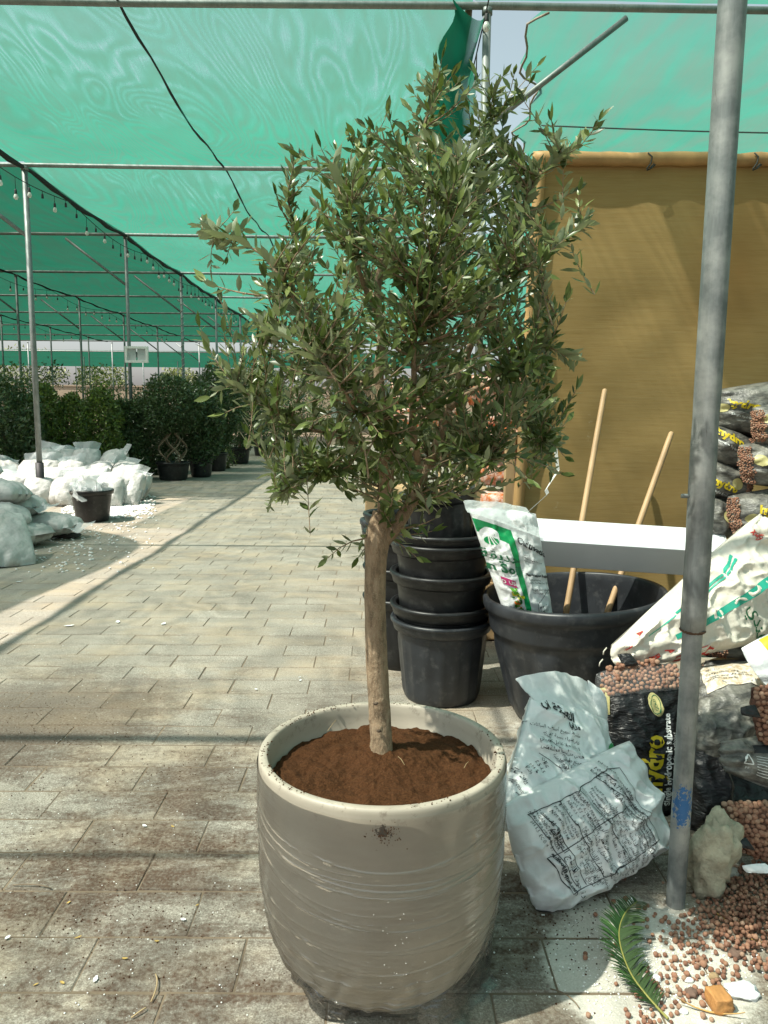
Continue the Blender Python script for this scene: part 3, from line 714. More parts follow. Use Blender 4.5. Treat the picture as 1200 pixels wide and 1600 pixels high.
# upright hedge shrubs on the left
hs = [(4, 13.2, 0.62, 1.22, 0, 'ficus', 'big blue-green bush at the left edge of the picture'), (68, 14.0, 0.36, 1.14, 1, 'hedge', 'yellow-green upright shrub just left of the nearest aisle post'),
      (112, 14.3, 0.36, 1.02, 1, 'hedge', 'yellow-green upright shrub just right of the nearest aisle post'), (158, 14.6, 0.38, 1.10, 1, 'hedge', 'yellow-green upright shrub behind the middle of the sack heap'),
      (196, 15.2, 0.38, 0.96, 1, 'ficus', 'dark upright shrub touching the post with the panel'), (35, 14.9, 0.5, 1.0, 1, 'ficus', 'dark upright shrub second from the left edge'),
      (232, 16.8, 0.55, 1.0, 1, 'ficus', 'dark upright shrub showing between the panel post and the topiary')]
for i, (px, D, rx, h, colm, m, lb) in enumerate(hs):
    bush('upright_shrub', lb, (at_px(px, D), D, h * 0.78), (rx, rx, h * 0.80 if colm else 0.98), 8500, 0.085 if m == 'ficus' else 0.075, m, 40 + i, cat='shrub', group='shrubs behind the sack heap', shape='column' if colm else 'ball', shell=0.4)
for i, (px, D, z0, lb) in enumerate(((72, 19.0, 2.15, 'thin wispy sapling rising above the hedge by the nearest aisle post'), (152, 18.5, 2.05, 'thin wispy sapling rising above the hedge left of the panel'), (15, 17.0, 1.95, 'dark feathery sapling rising at the left edge'))):
    bush('sapling', lb, (at_px(px, D), D, z0), (0.55, 0.5, 0.38), 520, 0.085, 'hedge' if i else 'ficus', 60 + i, cat='sapling', shell=0.2)
for i, (x, y, z, r_, lb) in enumerate(((-33, 74, 4.4, 3.2, 'pale sunlit tree beyond the tan wall at the far left'), (-26.5, 75, 3.9, 2.6, 'pale sunlit tree beyond the tan wall, second from the left'), (-19.5, 76, 3.8, 2.0, 'small pale sunlit tree beyond the tan wall right of the others'))):
    bush('far_tree', lb, (x, y, z), (r_, r_, r_ * 0.75), 1500, 0.34, 'palegreen', 70 + i, cat='tree', shell=0.3)
for i, (x, y, zc, r_) in enumerate(((-7.5, 22, 1.0, 1.2), (-8.5, 27, 1.0, 1.4), (-7.2, 33, 1.1, 1.5), (-11.5, 21, 1.0, 1.4), (-15.5, 22, 1.05, 1.6), (-2.6, 35, 1.0, 1.4))):
    bush('far_shrub', ['low dark shrub behind the topiary row', 'low dark shrub well behind the topiary row', 'low dark shrub far behind the potted trees', 'low dark shrub deep behind the hedge, right one', 'low dark shrub deep behind the hedge, left one', 'dark shrub across the very end of the aisle'][i], (x, y, zc), (r_, 1.0, 1.05), 2200, 0.09, 'ficus', 80 + i, cat='shrub', group='dark shrubs far back')
lo_ = bush('small_plant', 'small pale yellow-green plant at the foot of the potted trees', (at_px(357, 18.6), 18.3, 0.25), (0.2, 0.2, 0.25), 220, 0.10, 'palegreen', 91, cat='plant', stem=True)

# ------------------------------------------------------------------ panel on the second post
pd = FR[3] - 0.09; a = P(195, 541, pd); b = P(232, 567, pd); cc = (a + b) / 2; wv, hv = (b.x - a.x), (a.z - b.z)
e = empty('wall_panel', (cc.x, pd, b.z)); tag(e, 'pale framed two-pane panel fixed high on the second aisle post', 'panel')
fm_ = M('off_white_frame', (0.80, 0.80, 0.77), 0.6, 0.1, 8, 0.1); pm_ = M('grey_mesh_pane', (0.50, 0.52, 0.52), 0.6, 0.1, 10, 0.3, 120)
th = 0.045
ob('frame', join(box((cc.x, pd, a.z - th / 2), (wv, 0.06, th)), box((cc.x, pd, b.z + th / 2), (wv, 0.06, th)), box((a.x + th / 2, pd, cc.z), (th, 0.058, hv - 2 * th)), box((b.x - th / 2, pd, cc.z), (th, 0.058, hv - 2 * th))), fm_, e, smooth=False)
for s_ in (-1, 1): ob('pane', box((cc.x + s_ * (wv / 4 - th / 4), pd + 0.01, cc.z), (wv / 2 - th * 1.1, 0.02, hv - 2 * th)), pm_, e, smooth=False)
ob('clamp', box((cc.x + 0.02, pd + 0.05, cc.z), (0.12, 0.04, 0.10)), MT['steel'], e, smooth=False)

# ------------------------------------------------------------------ white sacks on the left
def sack_mat():
    t = NT('white_woven_sack'); p = t.pos()
    c = t.ramp(t.noise(p, 7, 6), [(0.3, (0.36, 0.36, 0.345)), (0.65, (0.53, 0.53, 0.505))])
    c = t.mix(t.ramp(t.noise(p, 3, 4), [(0.55, 0.0), (0.75, 0.35)]), c, (0.45, 0.40, 0.32))
    t.link(c, t.b.inputs['Base Color']); t.b.inputs['Roughness'].default_value = 0.5
    v = t.new('ShaderNodeTexVoronoi'); v.inputs['Scale'].default_value = 34; t.link(p, v.inputs['Vector'])
    h = t.math('ADD', t.math('MULTIPLY', v.outputs['Distance'], -0.8), t.noise(p, 14, 5))
    t.link(t.bump(h, 0.35, 0.012), t.b.inputs['Normal'])
    return t.m
MT['sack'] = sack_mat()
def clear_mat(name, col, fac, rough=0.25):
    t = NT(name); t.b.inputs['Base Color'].default_value = (*col, 1); t.b.inputs['Roughness'].default_value = rough
    t.link(t.bump(t.noise(t.pos(), 30, 4, 0.6), 0.6, 0.01), t.b.inputs['Normal'])
    tp = t.new('ShaderNodeBsdfTransparent'); mx = t.new('ShaderNodeMixShader'); mx.inputs[0].default_value = fac
    t.link(tp.outputs[0], mx.inputs[1]); t.link(t.b.outputs[0], mx.inputs[2]); t.link(mx.outputs[0], t.out.inputs['Surface']); return t.m
MT['clear'] = clear_mat('cloudy_clear_plastic', (0.80, 0.84, 0.84), 0.45)
def lying_sack(c, L, W, T, yaw, pitch, roll, label, group, seed, mouth=True):
    m = Matrix.Rotation(yaw, 3, 'Z') @ Matrix.Rotation(pitch, 3, 'Y') @ Matrix.Rotation(roll, 3, 'X')
    c = Vector(c); q = [c + m @ Vector(v) for v in ((-L / 2, W / 2, 0), (L / 2, W / 2, 0), (L / 2, -W / 2, 0), (-L / 2, -W / 2, 0))]
    sh = Sheet(q, T, T, seed, p=2.6, rnd=0.3, wr=0.014, wf=9, pleat=0.022, pn=9, axis='u', lump=0.05, up=m @ Vector((0, 0, 1)))
    b = base_of(sh); o = ob('stone_sack', sh.geo(26, 22), MT['sack'], None, b); tag(o, label, 'sack', group)
    if mouth:
        k = m @ Vector((L / 2, 0, 0)); V, F = [], []
        for j in range(5):
            for i in range(11):
                a = i / 10 * 2 - 1; t_ = j / 4
                V.append(c + m @ Vector((L / 2 - 0.03 + 0.15 * t_, a * W / 2 * (0.75 + 0.25 * t_) , 0.018 * math.sin(a * 5 + seed + t_ * 2) + 0.05 * t_ * math.sin(seed + a * 2))))
        for j in range(4):
            for i in range(10): F.append((j * 11 + i, j * 11 + i + 1, j * 11 + i + 12, j * 11 + i + 11))
        ob('loose_mouth', (V, F), MT['clear'], o)
    return o
rs_ = random.Random(5)
lab1 = 'white sack of stones in the sunlit far heap behind the black pot'
k_ = 0
for layer, (n, z, sp, wob) in enumerate(((7, 0.19, 2.6, 0.5), (6, 0.36, 2.1, 0.35), (4, 0.52, 1.3, 0.25))):
    for i in range(n):
        x = -4.95 + sp * ((i + 0.5) / n - 0.5) * 1.0 + rs_.uniform(-0.06, 0.06) + (0.1 if layer == 2 else 0)
        y = 11.75 + (0.35 * layer) + rs_.uniform(-wob, wob) * 0.5
        lying_sack((x, y, z), 0.50, 0.44, 0.18, R(90) + rs_.uniform(-0.5, 0.5), R(-52) + rs_.uniform(-0.25, 0.2), rs_.uniform(-0.2, 0.2), 'white stone sack in the sunlit far heap, %s layer, %s from the left' % (['lowest', 'middle', 'top'][layer], ['first', 'second', 'third', 'fourth', 'fifth', 'sixth', 'seventh'][i]), 'sacks in the far heap', 100 + k_); k_ += 1
for i in range(5):
    x = -4.4 + 0.42 * i * 0.9 - 0.9; lying_sack((x, 11.15 + rs_.uniform(-0.1, 0.15), 0.19), 0.46, 0.42, 0.18, R(90) + rs_.uniform(-0.4, 0.4), R(-62), rs_.uniform(-0.15, 0.15), 'white stone sack standing in front of the far heap, %s from the left' % ['first', 'second', 'third', 'fourth', 'fifth'][i], 'sacks in the far heap', 130 + i)
lying_sack((P(213, 750, 11.6).x, 11.3, 0.22), 0.56, 0.40, 0.15, R(75), R(-58), 0.1, 'white sack leaning at the right end of the far heap', 'sacks in the far heap', 140)
lying_sack((P(180, 750, 11.3).x, 11.1, 0.19), 0.46, 0.38, 0.15, R(95), R(-60), -0.1, 'white sack standing second from the right end of the far heap', 'sacks in the far heap', 141)
lab2 = 'grey-white sack of stones in the shaded near heap at the left edge'
nshift = -0.50
near = [(-3.85, 7.35, 0.13, 20, 0), (-3.25, 7.15, 0.12, -15, 6), (-3.15, 7.75, 0.13, 60, 0), (-3.5, 8.2, 0.14, 10, 0), (-3.75, 7.5, 0.34, -10, 4), (-3.35, 7.75, 0.33, 30, 8), (-3.45, 8.35, 0.36, -20, 0),
        (-3.85, 8.0, 0.55, 15, 0), (-3.5, 8.1, 0.54, -10, 6), (-3.9, 8.3, 0.74, 40, 0), (-4.1, 7.7, 0.52, 80, 0), (-4.3, 8.1, 0.70, 0, 0), (-3.08, 8.35, 0.15, -20, 0)]
for i, (x, y, z, yw, pt_) in enumerate(near):
    lying_sack((x + nshift, y, z), 0.62, 0.42, 0.12, R(yw), R(pt_), rs_.uniform(-0.12, 0.12), 'grey-white sack in the shaded near heap, ' + ['bottom front at the picture edge', 'bottom front, right end', 'bottom, right side behind the front one', 'bottom, at the back', 'second layer, left front', 'second layer, right', 'second layer, at the back', 'third layer, left', 'third layer, right', 'topmost', 'third layer, at the picture edge', 'fourth layer, at the picture edge', 'bottom, rearmost on the right'][i], 'sacks in the near heap', 150 + i, mouth=(i % 3 == 0))
lying_sack((-3.42, 6.98, 0.22), 0.70, 0.46, 0.11, R(125), R(-38), 0.1, 'big slumped sack lowest in front of the shaded near heap', 'sacks in the near heap', 170, mouth=False)
lying_sack((-3.80, 6.80, 0.16), 0.60, 0.46, 0.12, R(110), R(-30), -0.1, 'slumped sack cut by the left picture edge in front', 'sacks in the near heap', 171, mouth=False)
# black pot between the heaps, its cloudy lining
bp_ = G(137, 817); bp_.y += 0.18
e = empty('black_pot', bp_); tag(e, 'black plastic pot with clear lining standing before the far sack heap', 'pot')
ob('pot_wall', pot_geo(bp_, 0.255, 0.40, 0.19), MT['plastic'], e)
V, F = leaf_cloud([bp_ + Vector((random.uniform(-0.18, 0.12), random.uniform(-0.18, 0.18), random.uniform(0.34, 0.46))) for _ in range(46)], 0.17, 5, 5.0, 0.8)
ob('plastic_lining', (V, F), MT['clear'], e)
# white stones spilled round the pot
V, F = [], []; rs2 = random.Random(8)
for _ in range(2600):
    g = G(rs2.triangular(95, 245, 160), rs2.triangular(772, 812, 790)); r_ = rs2.uniform(0.012, 0.026)
    k = len(V); V += [g + Vector((q.x * r_ * 1.2, q.y * r_, q.z * r_ * 0.7 + r_ * 0.4)) for q in ICO1[0]]; F += [tuple(i + k for i in f) for f in ICO1[1]]
for _ in range(260):
    g = G(rs2.triangular(20, 260, 100), rs2.triangular(810, 900, 830)); r_ = rs2.uniform(0.007, 0.016)
    k = len(V); V += [g + Vector((q.x * r_ * 1.2, q.y * r_, q.z * r_ * 0.7 + r_ * 0.4)) for q in ICO1[0]]; F += [tuple(i + k for i in f) for f in ICO1[1]]
o = ob('white_gravel', (V, F), M('white_marble_gravel', (0.74, 0.74, 0.71), 0.8, 0.1, 30, 0.3)); tag(o, 'spilled white stones around the black pot on the left', 'gravel', None, 'stuff')
g = G(95, 829); o = ob('folded_bag', Sheet([g + Vector(v) for v in ((-0.16, 0.14, 0.035), (0.16, 0.12, 0.04), (0.17, -0.10, 0.03), (-0.17, -0.09, 0.03))], 0.035, 0.02, 3, axis='u', up=(0, 0, 1)).geo(12, 10), M('red_plastic', (0.50, 0.03, 0.025), 0.4, 0.2), None, g); tag(o, 'flat red plastic bag at the foot of the near sack heap', 'bag')
g = G(102, 840); o = ob('folded_bag', Sheet([g + Vector(v) for v in ((-0.16, 0.10, 0.025), (0.16, 0.10, 0.03), (0.18, -0.10, 0.02), (-0.17, -0.09, 0.02))], 0.025, 0.015, 4, axis='u', up=(0, 0, 1)).geo(12, 10), M('dark_brown_cloth', (0.05, 0.04, 0.035), 0.9, 0.3), None, g); tag(o, 'crumpled dark cloth beside the red bag', 'cloth')

# ------------------------------------------------------------------ planter with stretch film
PC = G(597, 1167, 0.58); PC.z = 0
PR, PH = 0.309, 0.58
def planter_mat():
    t = NT('beige_glazed_fibreglass'); p = t.pos()
    c = t.ramp(t.noise(t.mapping(p, (1, 1, 2.5)), 5, 5, 0.6), [(0.3, (0.39, 0.342, 0.275)), (0.7, (0.46, 0.408, 0.335))])
    xyz = t.new('ShaderNodeSeparateXYZ'); t.link(p, xyz.inputs[0])
    rim = t.math('MULTIPLY', t.math('SUBTRACT', xyz.outputs['Z'], 0.52), 12.0, True)
    d = t.ramp(t.noise(p, 26, 8, 0.72), [(0.55, 0.0), (0.64, 1.0)])
    c = t.mix(t.math('MULTIPLY', d, t.math('MULTIPLY', rim, 0.75)), c, (0.07, 0.045, 0.03))
    sp_ = t.new('ShaderNodeVectorMath', operation='DISTANCE'); t.link(p, sp_.inputs[0]); q = P(598, 1300, PC.y - PR); sp_.inputs[1].default_value = q
    f = t.math('ADD', t.math('SUBTRACT', 1.0, t.math('DIVIDE', sp_.outputs['Value'], 0.034)), t.math('MULTIPLY', t.math('SUBTRACT', t.noise(p, 90, 5, 0.7), 0.5), 3.0))
    c = t.mix(t.ramp(f, [(0.62, 0.0), (0.72, 1.0)]), c, (0.04, 0.024, 0.016))
    t.link(c, t.b.inputs['Base Color']); t.b.inputs['Roughness'].default_value = 0.5
    t.link(t.bump(t.noise(p, 40, 3), 0.04, 0.003), t.b.inputs['Normal']); return t.m
prof = [(0.0, 0.0), (0.135, 0.0), (0.180, 0.007), (0.220, 0.029), (0.253, 0.070), (0.278, 0.125), (0.2945, 0.19), (0.3035, 0.265), (0.308, 0.35), (0.309, 0.43), (0.309, 0.55), (0.309, 0.567), (0.3086, 0.573), (0.3065, 0.578), (0.303, 0.5798), (0.297, 0.5803), (0.290, 0.5798), (0.2868, 0.577), (0.285, 0.571), (0.2815, 0.55), (0.277, 0.45), (0.0, 0.44)]
e = empty('planter', PC); tag(e, 'large round beige planter wrapped in clear film in the foreground', 'planter')
ob('planter_wall', lathe(prof, 128, PC), planter_mat(), e)
def film_mat():
    t = NT('clear_stretch_film'); p = t.pos()
    n1 = t.noise(t.mapping(p, (1.2, 1.2, 12), (R(10), R(-9), 0)), 4.0, 3, 0.5, 0.5); n2 = t.noise(t.mapping(p, (1.6, 1.6, 30), (R(-20), R(16), 0)), 4.0, 2, 0.5, 0.3)
    nb = t.bump(t.math('ADD', n1, t.math('MULTIPLY', n2, 0.3)), 0.26, 0.010)
    gl = t.new('ShaderNodeBsdfGlossy'); gl.inputs['Roughness'].default_value = 0.13; gl.inputs['Color'].default_value = (1, 1, 1, 1); t.link(nb, gl.inputs['Normal'])
    df = t.new('ShaderNodeBsdfDiffuse'); df.inputs['Color'].default_value = (0.8, 0.8, 0.78, 1); t.link(nb, df.inputs['Normal'])
    fr = t.new('ShaderNodeFresnel'); fr.inputs['IOR'].default_value = 1.42; t.link(nb, fr.inputs['Normal'])
    tp = t.new('ShaderNodeBsdfTransparent'); tp.inputs['Color'].default_value = (0.995, 0.995, 0.99, 1)
    m0 = t.new('ShaderNodeMixShader'); m0.inputs[0].default_value = 0.03; t.link(tp.outputs[0], m0.inputs[1]); t.link(df.outputs[0], m0.inputs[2])
    m1 = t.new('ShaderNodeMixShader'); t.link(t.math('ADD', t.math('MULTIPLY', fr.outputs[0], 1.0), 0.03, True), m1.inputs[0]); t.link(m0.outputs[0], m1.inputs[1]); t.link(gl.outputs[0], m1.inputs[2])
    t.link(m1.outputs[0], t.out.inputs['Surface']); return t.m
rf_ = random.Random(12)
ridges = []
for _ in range(64):
    z0 = rf_.uniform(-0.02, 0.46) if rf_.random() < 0.6 else rf_.uniform(-0.02, 0.20)
    A_ = rf_.uniform(0.02, 0.13) * (1 if rf_.random() < 0.85 else -0.4)
    ridges.append((z0 + A_, A_, rf_.uniform(-0.35, 0.35), rf_.uniform(-0.012, 0.012), rf_.uniform(0.0011, 0.0022), rf_.uniform(0.0009, 0.0031), rf_.uniform(0, 6.28), rf_.uniform(0.5, 2.0)))
NS, NZ = 260, 190
pz = [(r, z) for r, z in prof[3:12]]
def wall_r(z):
    if z <= pz[0][1]: return pz[0][0] - (pz[0][1] - z) * 1.2
    for (r0, z0), (r1, z1) in zip(pz, pz[1:]):
        if z0 <= z <= z1: return r0 + (r1 - r0) * (z - z0) / (z1 - z0)
    return PR
NS, NZ = 300, 420
Zg = 0.004 + 0.556 * np.arange(NZ + 1)[:, None] / NZ; Wg = 2 * math.pi * np.arange(NS)[None, :] / NS
Dg = np.zeros((NZ + 1, NS))
for z0, a1, ph, a2, wd, am, p2, ex in ridges:
    zc = z0 + a1 * np.sin(Wg + ph) + a2 * 0.5 * np.sin(2 * Wg + p2); q = (Zg - zc) / wd
    Dg += am * np.exp(-q * q) * np.maximum(0, 0.30 + 0.70 * np.sin(Wg * ex + p2 * 2))
V, F = [], []
for j in range(NZ + 1):
    z = float(Zg[j, 0]); hang = max(0.0, 1 - z / 0.20) ** 0.7; wr_ = wall_r(z) + 0.0022
    for k in range(NS):
        w_ = 2 * math.pi * k / NS; cw_, sw_ = math.cos(w_), math.sin(w_)
        r = wr_ + Dg[j, k] + 0.0015 * (1 + nz((cw_ * 3, sw_ * 3, z * 14)))
        if hang:
            fl = min(1.0, max(0.0, 0.42 + 0.75 * nz((cw_ * 1.9, sw_ * 1.9, 3.3), 1.0) + 0.35 * math.cos(w_ + 0.35))) * (0.35 if abs(math.atan2(cw_, -sw_)) < 0.35 else 1.0)
            r += hang * fl * (0.300 - wall_r(z)) + 0.006 * hang * math.sin(w_ * 17 + 6 * nz((cw_ * 4, sw_ * 4, z * 14))) + (0.03 * fl * max(0, 1 - z / 0.02))
        V.append(PC + Vector((r * cw_, r * sw_, z)))
for j in range(NZ):
    for k in range(NS):
        k2 = (k + 1) % NS; F.append((j * NS + k, j * NS + k2, (j + 1) * NS + k2, (j + 1) * NS + k))
fo = ob('stretch_film', (V, F), film_mat(), e); tag(fo, label='clear wrinkled stretch film wound round the planter')
# white specks of perlite stuck to the film, crumbs on the rim
V, F = [], []
for _ in range(34):
    z = rf_.triangular(0.08, 0.42, 0.2); w_ = R(-90) + rf_.gauss(0.12, 0.10) + (0.2 - z) * 0.4; r_ = rf_.uniform(0.0004, 0.0011)
    c_ = PC + Vector(((wall_r(z) + 0.006) * math.cos(w_), (wall_r(z) + 0.006) * math.sin(w_), z))
    k = len(V); V += [c_ + q * r_ for q in ICO1[0]]; F += [tuple(i + k for i in f) for f in ICO1[1]]
o = ob('perlite_specks', (V, F), M('white_perlite', (0.85, 0.85, 0.82), 0.8, 0.05, 10, 0), e); tag(o, kind='stuff')
soil_m = NT('brown_coco_soil'); p_ = soil_m.pos()
g1_ = soil_m.noise(p_, 210, 4, 0.7); c_ = soil_m.ramp(g1_, [(0.3, (0.030, 0.013, 0.006)), (0.6, (0.095, 0.042, 0.018)), (0.8, (0.19, 0.095, 0.045))])
c_ = soil_m.mix(soil_m.ramp(soil_m.noise(p_, 9, 4), [(0.4, 0.0), (0.7, 0.5)]), c_, (0.09, 0.038, 0.017)); soil_m.link(c_, soil_m.b.inputs['Base Color']); soil_m.b.inputs['Roughness'].default_value = 1.0
soil_m.b.inputs['Specular IOR Level'].default_value = 0.1
soil_m.link(soil_m.bump(soil_m.math('ADD', g1_, soil_m.noise(p_, 70, 5, 0.7)), 0.9, 0.006), soil_m.b.inputs['Normal']); MT['soil'] = soil_m.m
V, F = [], []
for _ in range(420):
    w_ = rf_.uniform(0, 6.283)
    if nz((math.cos(w_) * 2, math.sin(w_) * 2, 0), 1.0, 4) < -0.05: continue
    r_ = rf_.uniform(0.281, 0.305); s_ = rf_.uniform(0.0007, 0.0024); c_ = PC + Vector((r_ * math.cos(w_), r_ * math.sin(w_), 0.580))
    k = len(V); V += [c_ + q * s_ for q in ICO1[0]]; F += [tuple(i + k for i in f) for f in ICO1[1]]
for _ in range(70):
    q0 = P(598 + rf_.gauss(0, 14), 1302 + rf_.gauss(0, 9), PC.y - PR); w_ = math.atan2(q0.y - PC.y, q0.x - PC.x); s_ = rf_.uniform(0.0006, 0.0018)
    c_ = PC + Vector(((PR + 0.004) * math.cos(w_), (PR + 0.004) * math.sin(w_), q0.z)); k = len(V); V += [c_ + q * s_ for q in ICO1[0]]; F += [tuple(i + k for i in f) for f in ICO1[1]]
o = ob('soil_crumbs', (V, F), MT['soil'], e, smooth=False); tag(o, kind='stuff')
TB = G(597, 1176, 0.53)                        # where the trunk leaves the soil
V, F = [], []; NR_, NA_ = 80, 200
for j in range(NR_ + 1):
    r = 0.2765 * j / NR_
    for k in range(NA_):
        w_ = 2 * math.pi * k / NA_; p_ = PC + Vector((r * math.cos(w_), r * math.sin(w_), 0))
        dt = (Vector((p_.x, p_.y)) - Vector((TB.x, TB.y))).length
        z = 0.517 + 0.022 * math.exp(-(dt / 0.11) ** 2) + 0.010 * fbm(p_, 7) + 0.012 * fbm(p_, 20, 2) + 0.004 * nz(p_, 90, 5)
        V.append((p_.x, p_.y, z))
for j in range(NR_):
    for k in range(NA_):
        k2 = (k + 1) % NA_; F.append((j * NA_ + k, (j + 1) * NA_ + k, (j + 1) * NA_ + k2, j * NA_ + k2))
o = ob('potting_soil', (V, F), MT['soil'], None, PC + Vector((0, 0, 0.5))); tag(o, 'dark brown potting soil filling the beige planter', 'soil')
straw_m = M('dry_straw', (0.42, 0.31, 0.17), 0.8, 0.2, 30, 0)
for i, (a_, b_) in enumerate((((622, 1182), (632, 1195)), ((512, 1142), (530, 1120)), ((725, 1200), (732, 1190)))):
    p0, p1 = G(*a_, 0.545), G(*b_, 0.543); o = ob('straw', tube([p0, (p0 + p1) / 2 + Vector((0, 0, 0.003)), p1], 0.0007, 5), straw_m, None, p0)
    tag(o, ['short pale straw beside the trunk foot', 'straw on the soil left of the trunk', 'tiny straw on the soil by the right rim', 'thin straw on the soil in front, left', 'thin straw on the soil in front, middle'][i], 'straw')

# ------------------------------------------------------------------ olive tree
D0 = TB.y
tree = empty('olive_tree', TB); tag(tree, 'small olive tree with round silvery crown growing in the beige planter', 'tree')
def trunk_mat():
    t = NT('olive_bark'); p = t.pos(); st = t.mapping(p, (1, 1, 0.35))
    c = t.ramp(t.noise(st, 60, 6, 0.65), [(0.3, (0.13, 0.09, 0.055)), (0.5, (0.285, 0.195, 0.12)), (0.72, (0.41, 0.30, 0.20))])
    c = t.mix(t.ramp(t.noise(p, 420, 2, 0.5), [(0.58, 0.0), (0.68, 0.7)]), c, (0.46, 0.38, 0.26))
    c = t.mix(t.ramp(t.noise(p, 14, 6, 0.7), [(0.60, 0.0), (0.72, 0.65)]), c, (0.10, 0.075, 0.06))
    t.link(c, t.b.inputs['Base Color']); t.b.inputs['Roughness'].default_value = 0.85
    h = t.math('ADD', t.noise(st, 90, 5, 0.65), t.noise(p, 25, 4)); t.link(t.bump(h, 0.8, 0.010), t.b.inputs['Normal']); return t.m
MT['trunk'] = trunk_mat()
def pp(px, py, dy=0.0): return P(px, py, D0 + dy)
tp_ = smooth_path([TB - Vector((0, 0, 0.06)), pp(597, 1176), pp(593, 1110, 0.01), pp(588, 1020, 0.012), pp(586, 940, 0.012), pp(587, 880, 0.01), pp(590, 840, 0.01), pp(596, 800, 0.01)], 8)
def skin(path, rads, seg, bumps=()):
    V, F = tube(path, rads, seg)
    out = []
    for v in V:
        q = v.copy()
        for (c, r, h, d) in bumps:
            dd = (q - c).length
            if dd < r: q += d * h * (1 - dd / r) ** 1.0 * (1 + 0.4 * nz(q, 160))
        i = min(range(len(path)), key=lambda k: (path[k] - v).length)
        q += (q - path[i]) * 0.05 * nz(q, 22, 3); out.append(q)
    return out, F
rads = []
for i, q in enumerate(tp_):
    t_ = i / (len(tp_) - 1); rads.append(0.0292 + 0.003 * max(0, 1 - t_ * 6) - 0.003 * t_ + 0.006 * math.exp(-((t_ - 0.84) / 0.08) ** 2) - 0.006 * max(0, t_ - 0.9) * 10)
cd = Vector((0, -1, 0.1)); fr_ = D0 - 0.028
bumps = [(P(598, 1098, fr_), 0.016, 0.007, cd), (P(588, 1100, fr_), 0.012, 0.006, cd), (P(592, 1140, fr_), 0.014, 0.007, cd), (P(580, 1070, fr_), 0.014, 0.006, cd), (P(565, 1015, D0), 0.014, 0.009, Vector((-1, -0.3, 0))),
         (P(600, 1000, fr_ + 0.01), 0.016, 0.006, Vector((0.5, -1, 0))), (P(573, 1125, D0), 0.012, 0.006, Vector((-1, -0.3, 0))), (P(575, 1165, D0), 0.014, 0.007, Vector((-1, -0.3, 0))), (P(583, 985, fr_), 0.010, 0.004, cd)]
fine = smooth_path(tp_, 4); frads = [np.interp(i / (len(fine) - 1), [k / (len(rads) - 1) for k in range(len(rads))], rads) for i in range(len(fine))]
ob('trunk', skin(fine, frads, 40, bumps), MT['trunk'], tree)
# short dark cut knots
for i, (px, py, s_) in enumerate(((592, 1142, 0.0055), (587, 1099, 0.0065))):
    c_ = P(px, py, D0 - 0.0285); ob('knot', ([c_ + Vector((q.x * s_, q.y * s_ * 0.6, q.z * s_ * 0.7)) * (1 + 0.9 * nz(q, 3, i)) for q in ICO2[0]], ICO2[1]), M('dark_knot_wood', (0.11, 0.08, 0.055), 0.95, 0.4, 90, 0.6, 200), tree)
limbs = [
    ([pp(603, 805, 0.01), pp(604, 745, 0), pp(600, 640, -0.05), pp(592, 500, -0.03), pp(604, 380, 0), pp(645, 260, 0.02), pp(684, 130, 0)], 0.023),
    ([pp(592, 850, 0.01), pp(638, 797, 0.02), pp(664, 740, 0.06), pp(700, 640, 0.08), pp(742, 520, 0.05), pp(785, 400, 0.03), pp(835, 290, 0), pp(880, 240, -0.02)], 0.021),
    ([pp(602, 700, -0.02), pp(545, 600, -0.12), pp(470, 480, -0.16), pp(410, 400, -0.14), pp(340, 365, -0.10)], 0.011),
    ([pp(600, 650, -0.04), pp(540, 560, 0.12), pp(475, 420, 0.18), pp(452, 320, 0.14), pp(458, 255, 0.1)], 0.011),
    ([pp(700, 640, 0.08), pp(770, 590, -0.06), pp(835, 545, -0.10), pp(885, 555, -0.08)], 0.010),
    ([pp(655, 760, 0.05), pp(645, 640, -0.16), pp(652, 500, -0.24), pp(682, 380, -0.22), pp(720, 250, -0.14)], 0.011),
    ([pp(602, 720, -0.01), pp(525, 680, -0.08), pp(450, 660, -0.12), pp(370, 600, -0.10)], 0.009),
    ([pp(700, 640, 0.08), pp(690, 540, 0.22), pp(705, 420, 0.26), pp(735, 300, 0.18), pp(770, 180, 0.08)], 0.011),
    ([pp(604, 745, 0.0), pp(560, 730, -0.06), pp(490, 745, -0.10), pp(440, 770, -0.10)], 0.007),
    ([pp(742, 520, 0.05), pp(800, 640, 0.02), pp(850, 690, -0.02)], 0.007),
    ([pp(592, 500, -0.03), pp(560, 400, -0.16), pp(530, 310, -0.16), pp(520, 260, -0.1)], 0.008),
    ([pp(592, 500, -0.03), pp(570, 420, 0.2), pp(560, 300, 0.2), pp(580, 215, 0.1)], 0.008),
    ([pp(742, 520, 0.05), pp(800, 430, -0.16), pp(870, 385, -0.14), pp(910, 350, -0.1)], 0.007),
    ([pp(655, 760, 0.05), pp(560, 640, -0.26), pp(500, 560, -0.30), pp(430, 520, -0.24)], 0.008),
    ([pp(700, 640, 0.08), pp(740, 700, -0.14), pp(770, 720, -0.18)], 0.006)]
skel = []; limb_paths = []
for pts, r0 in limbs:
    path = smooth_path(pts, 7); n = len(path)
    path = [q + Vector((nz(q, 9, 1), nz(q, 9, 2), nz(q, 9, 3))) * 0.012 * min(1, i / 4) for i, q in enumerate(path)]
    rr_ = [max(0.0014, r0 * (1 - 0.92 * (i / (n - 1)) ** 0.75)) for i in range(n)]
    ob('branch', tube(path, rr_, 10), MT['trunk'], tree)
    skel += [(q, r) for q, r in zip(path[2:], rr_[2:])]
    limb_paths.append(path)
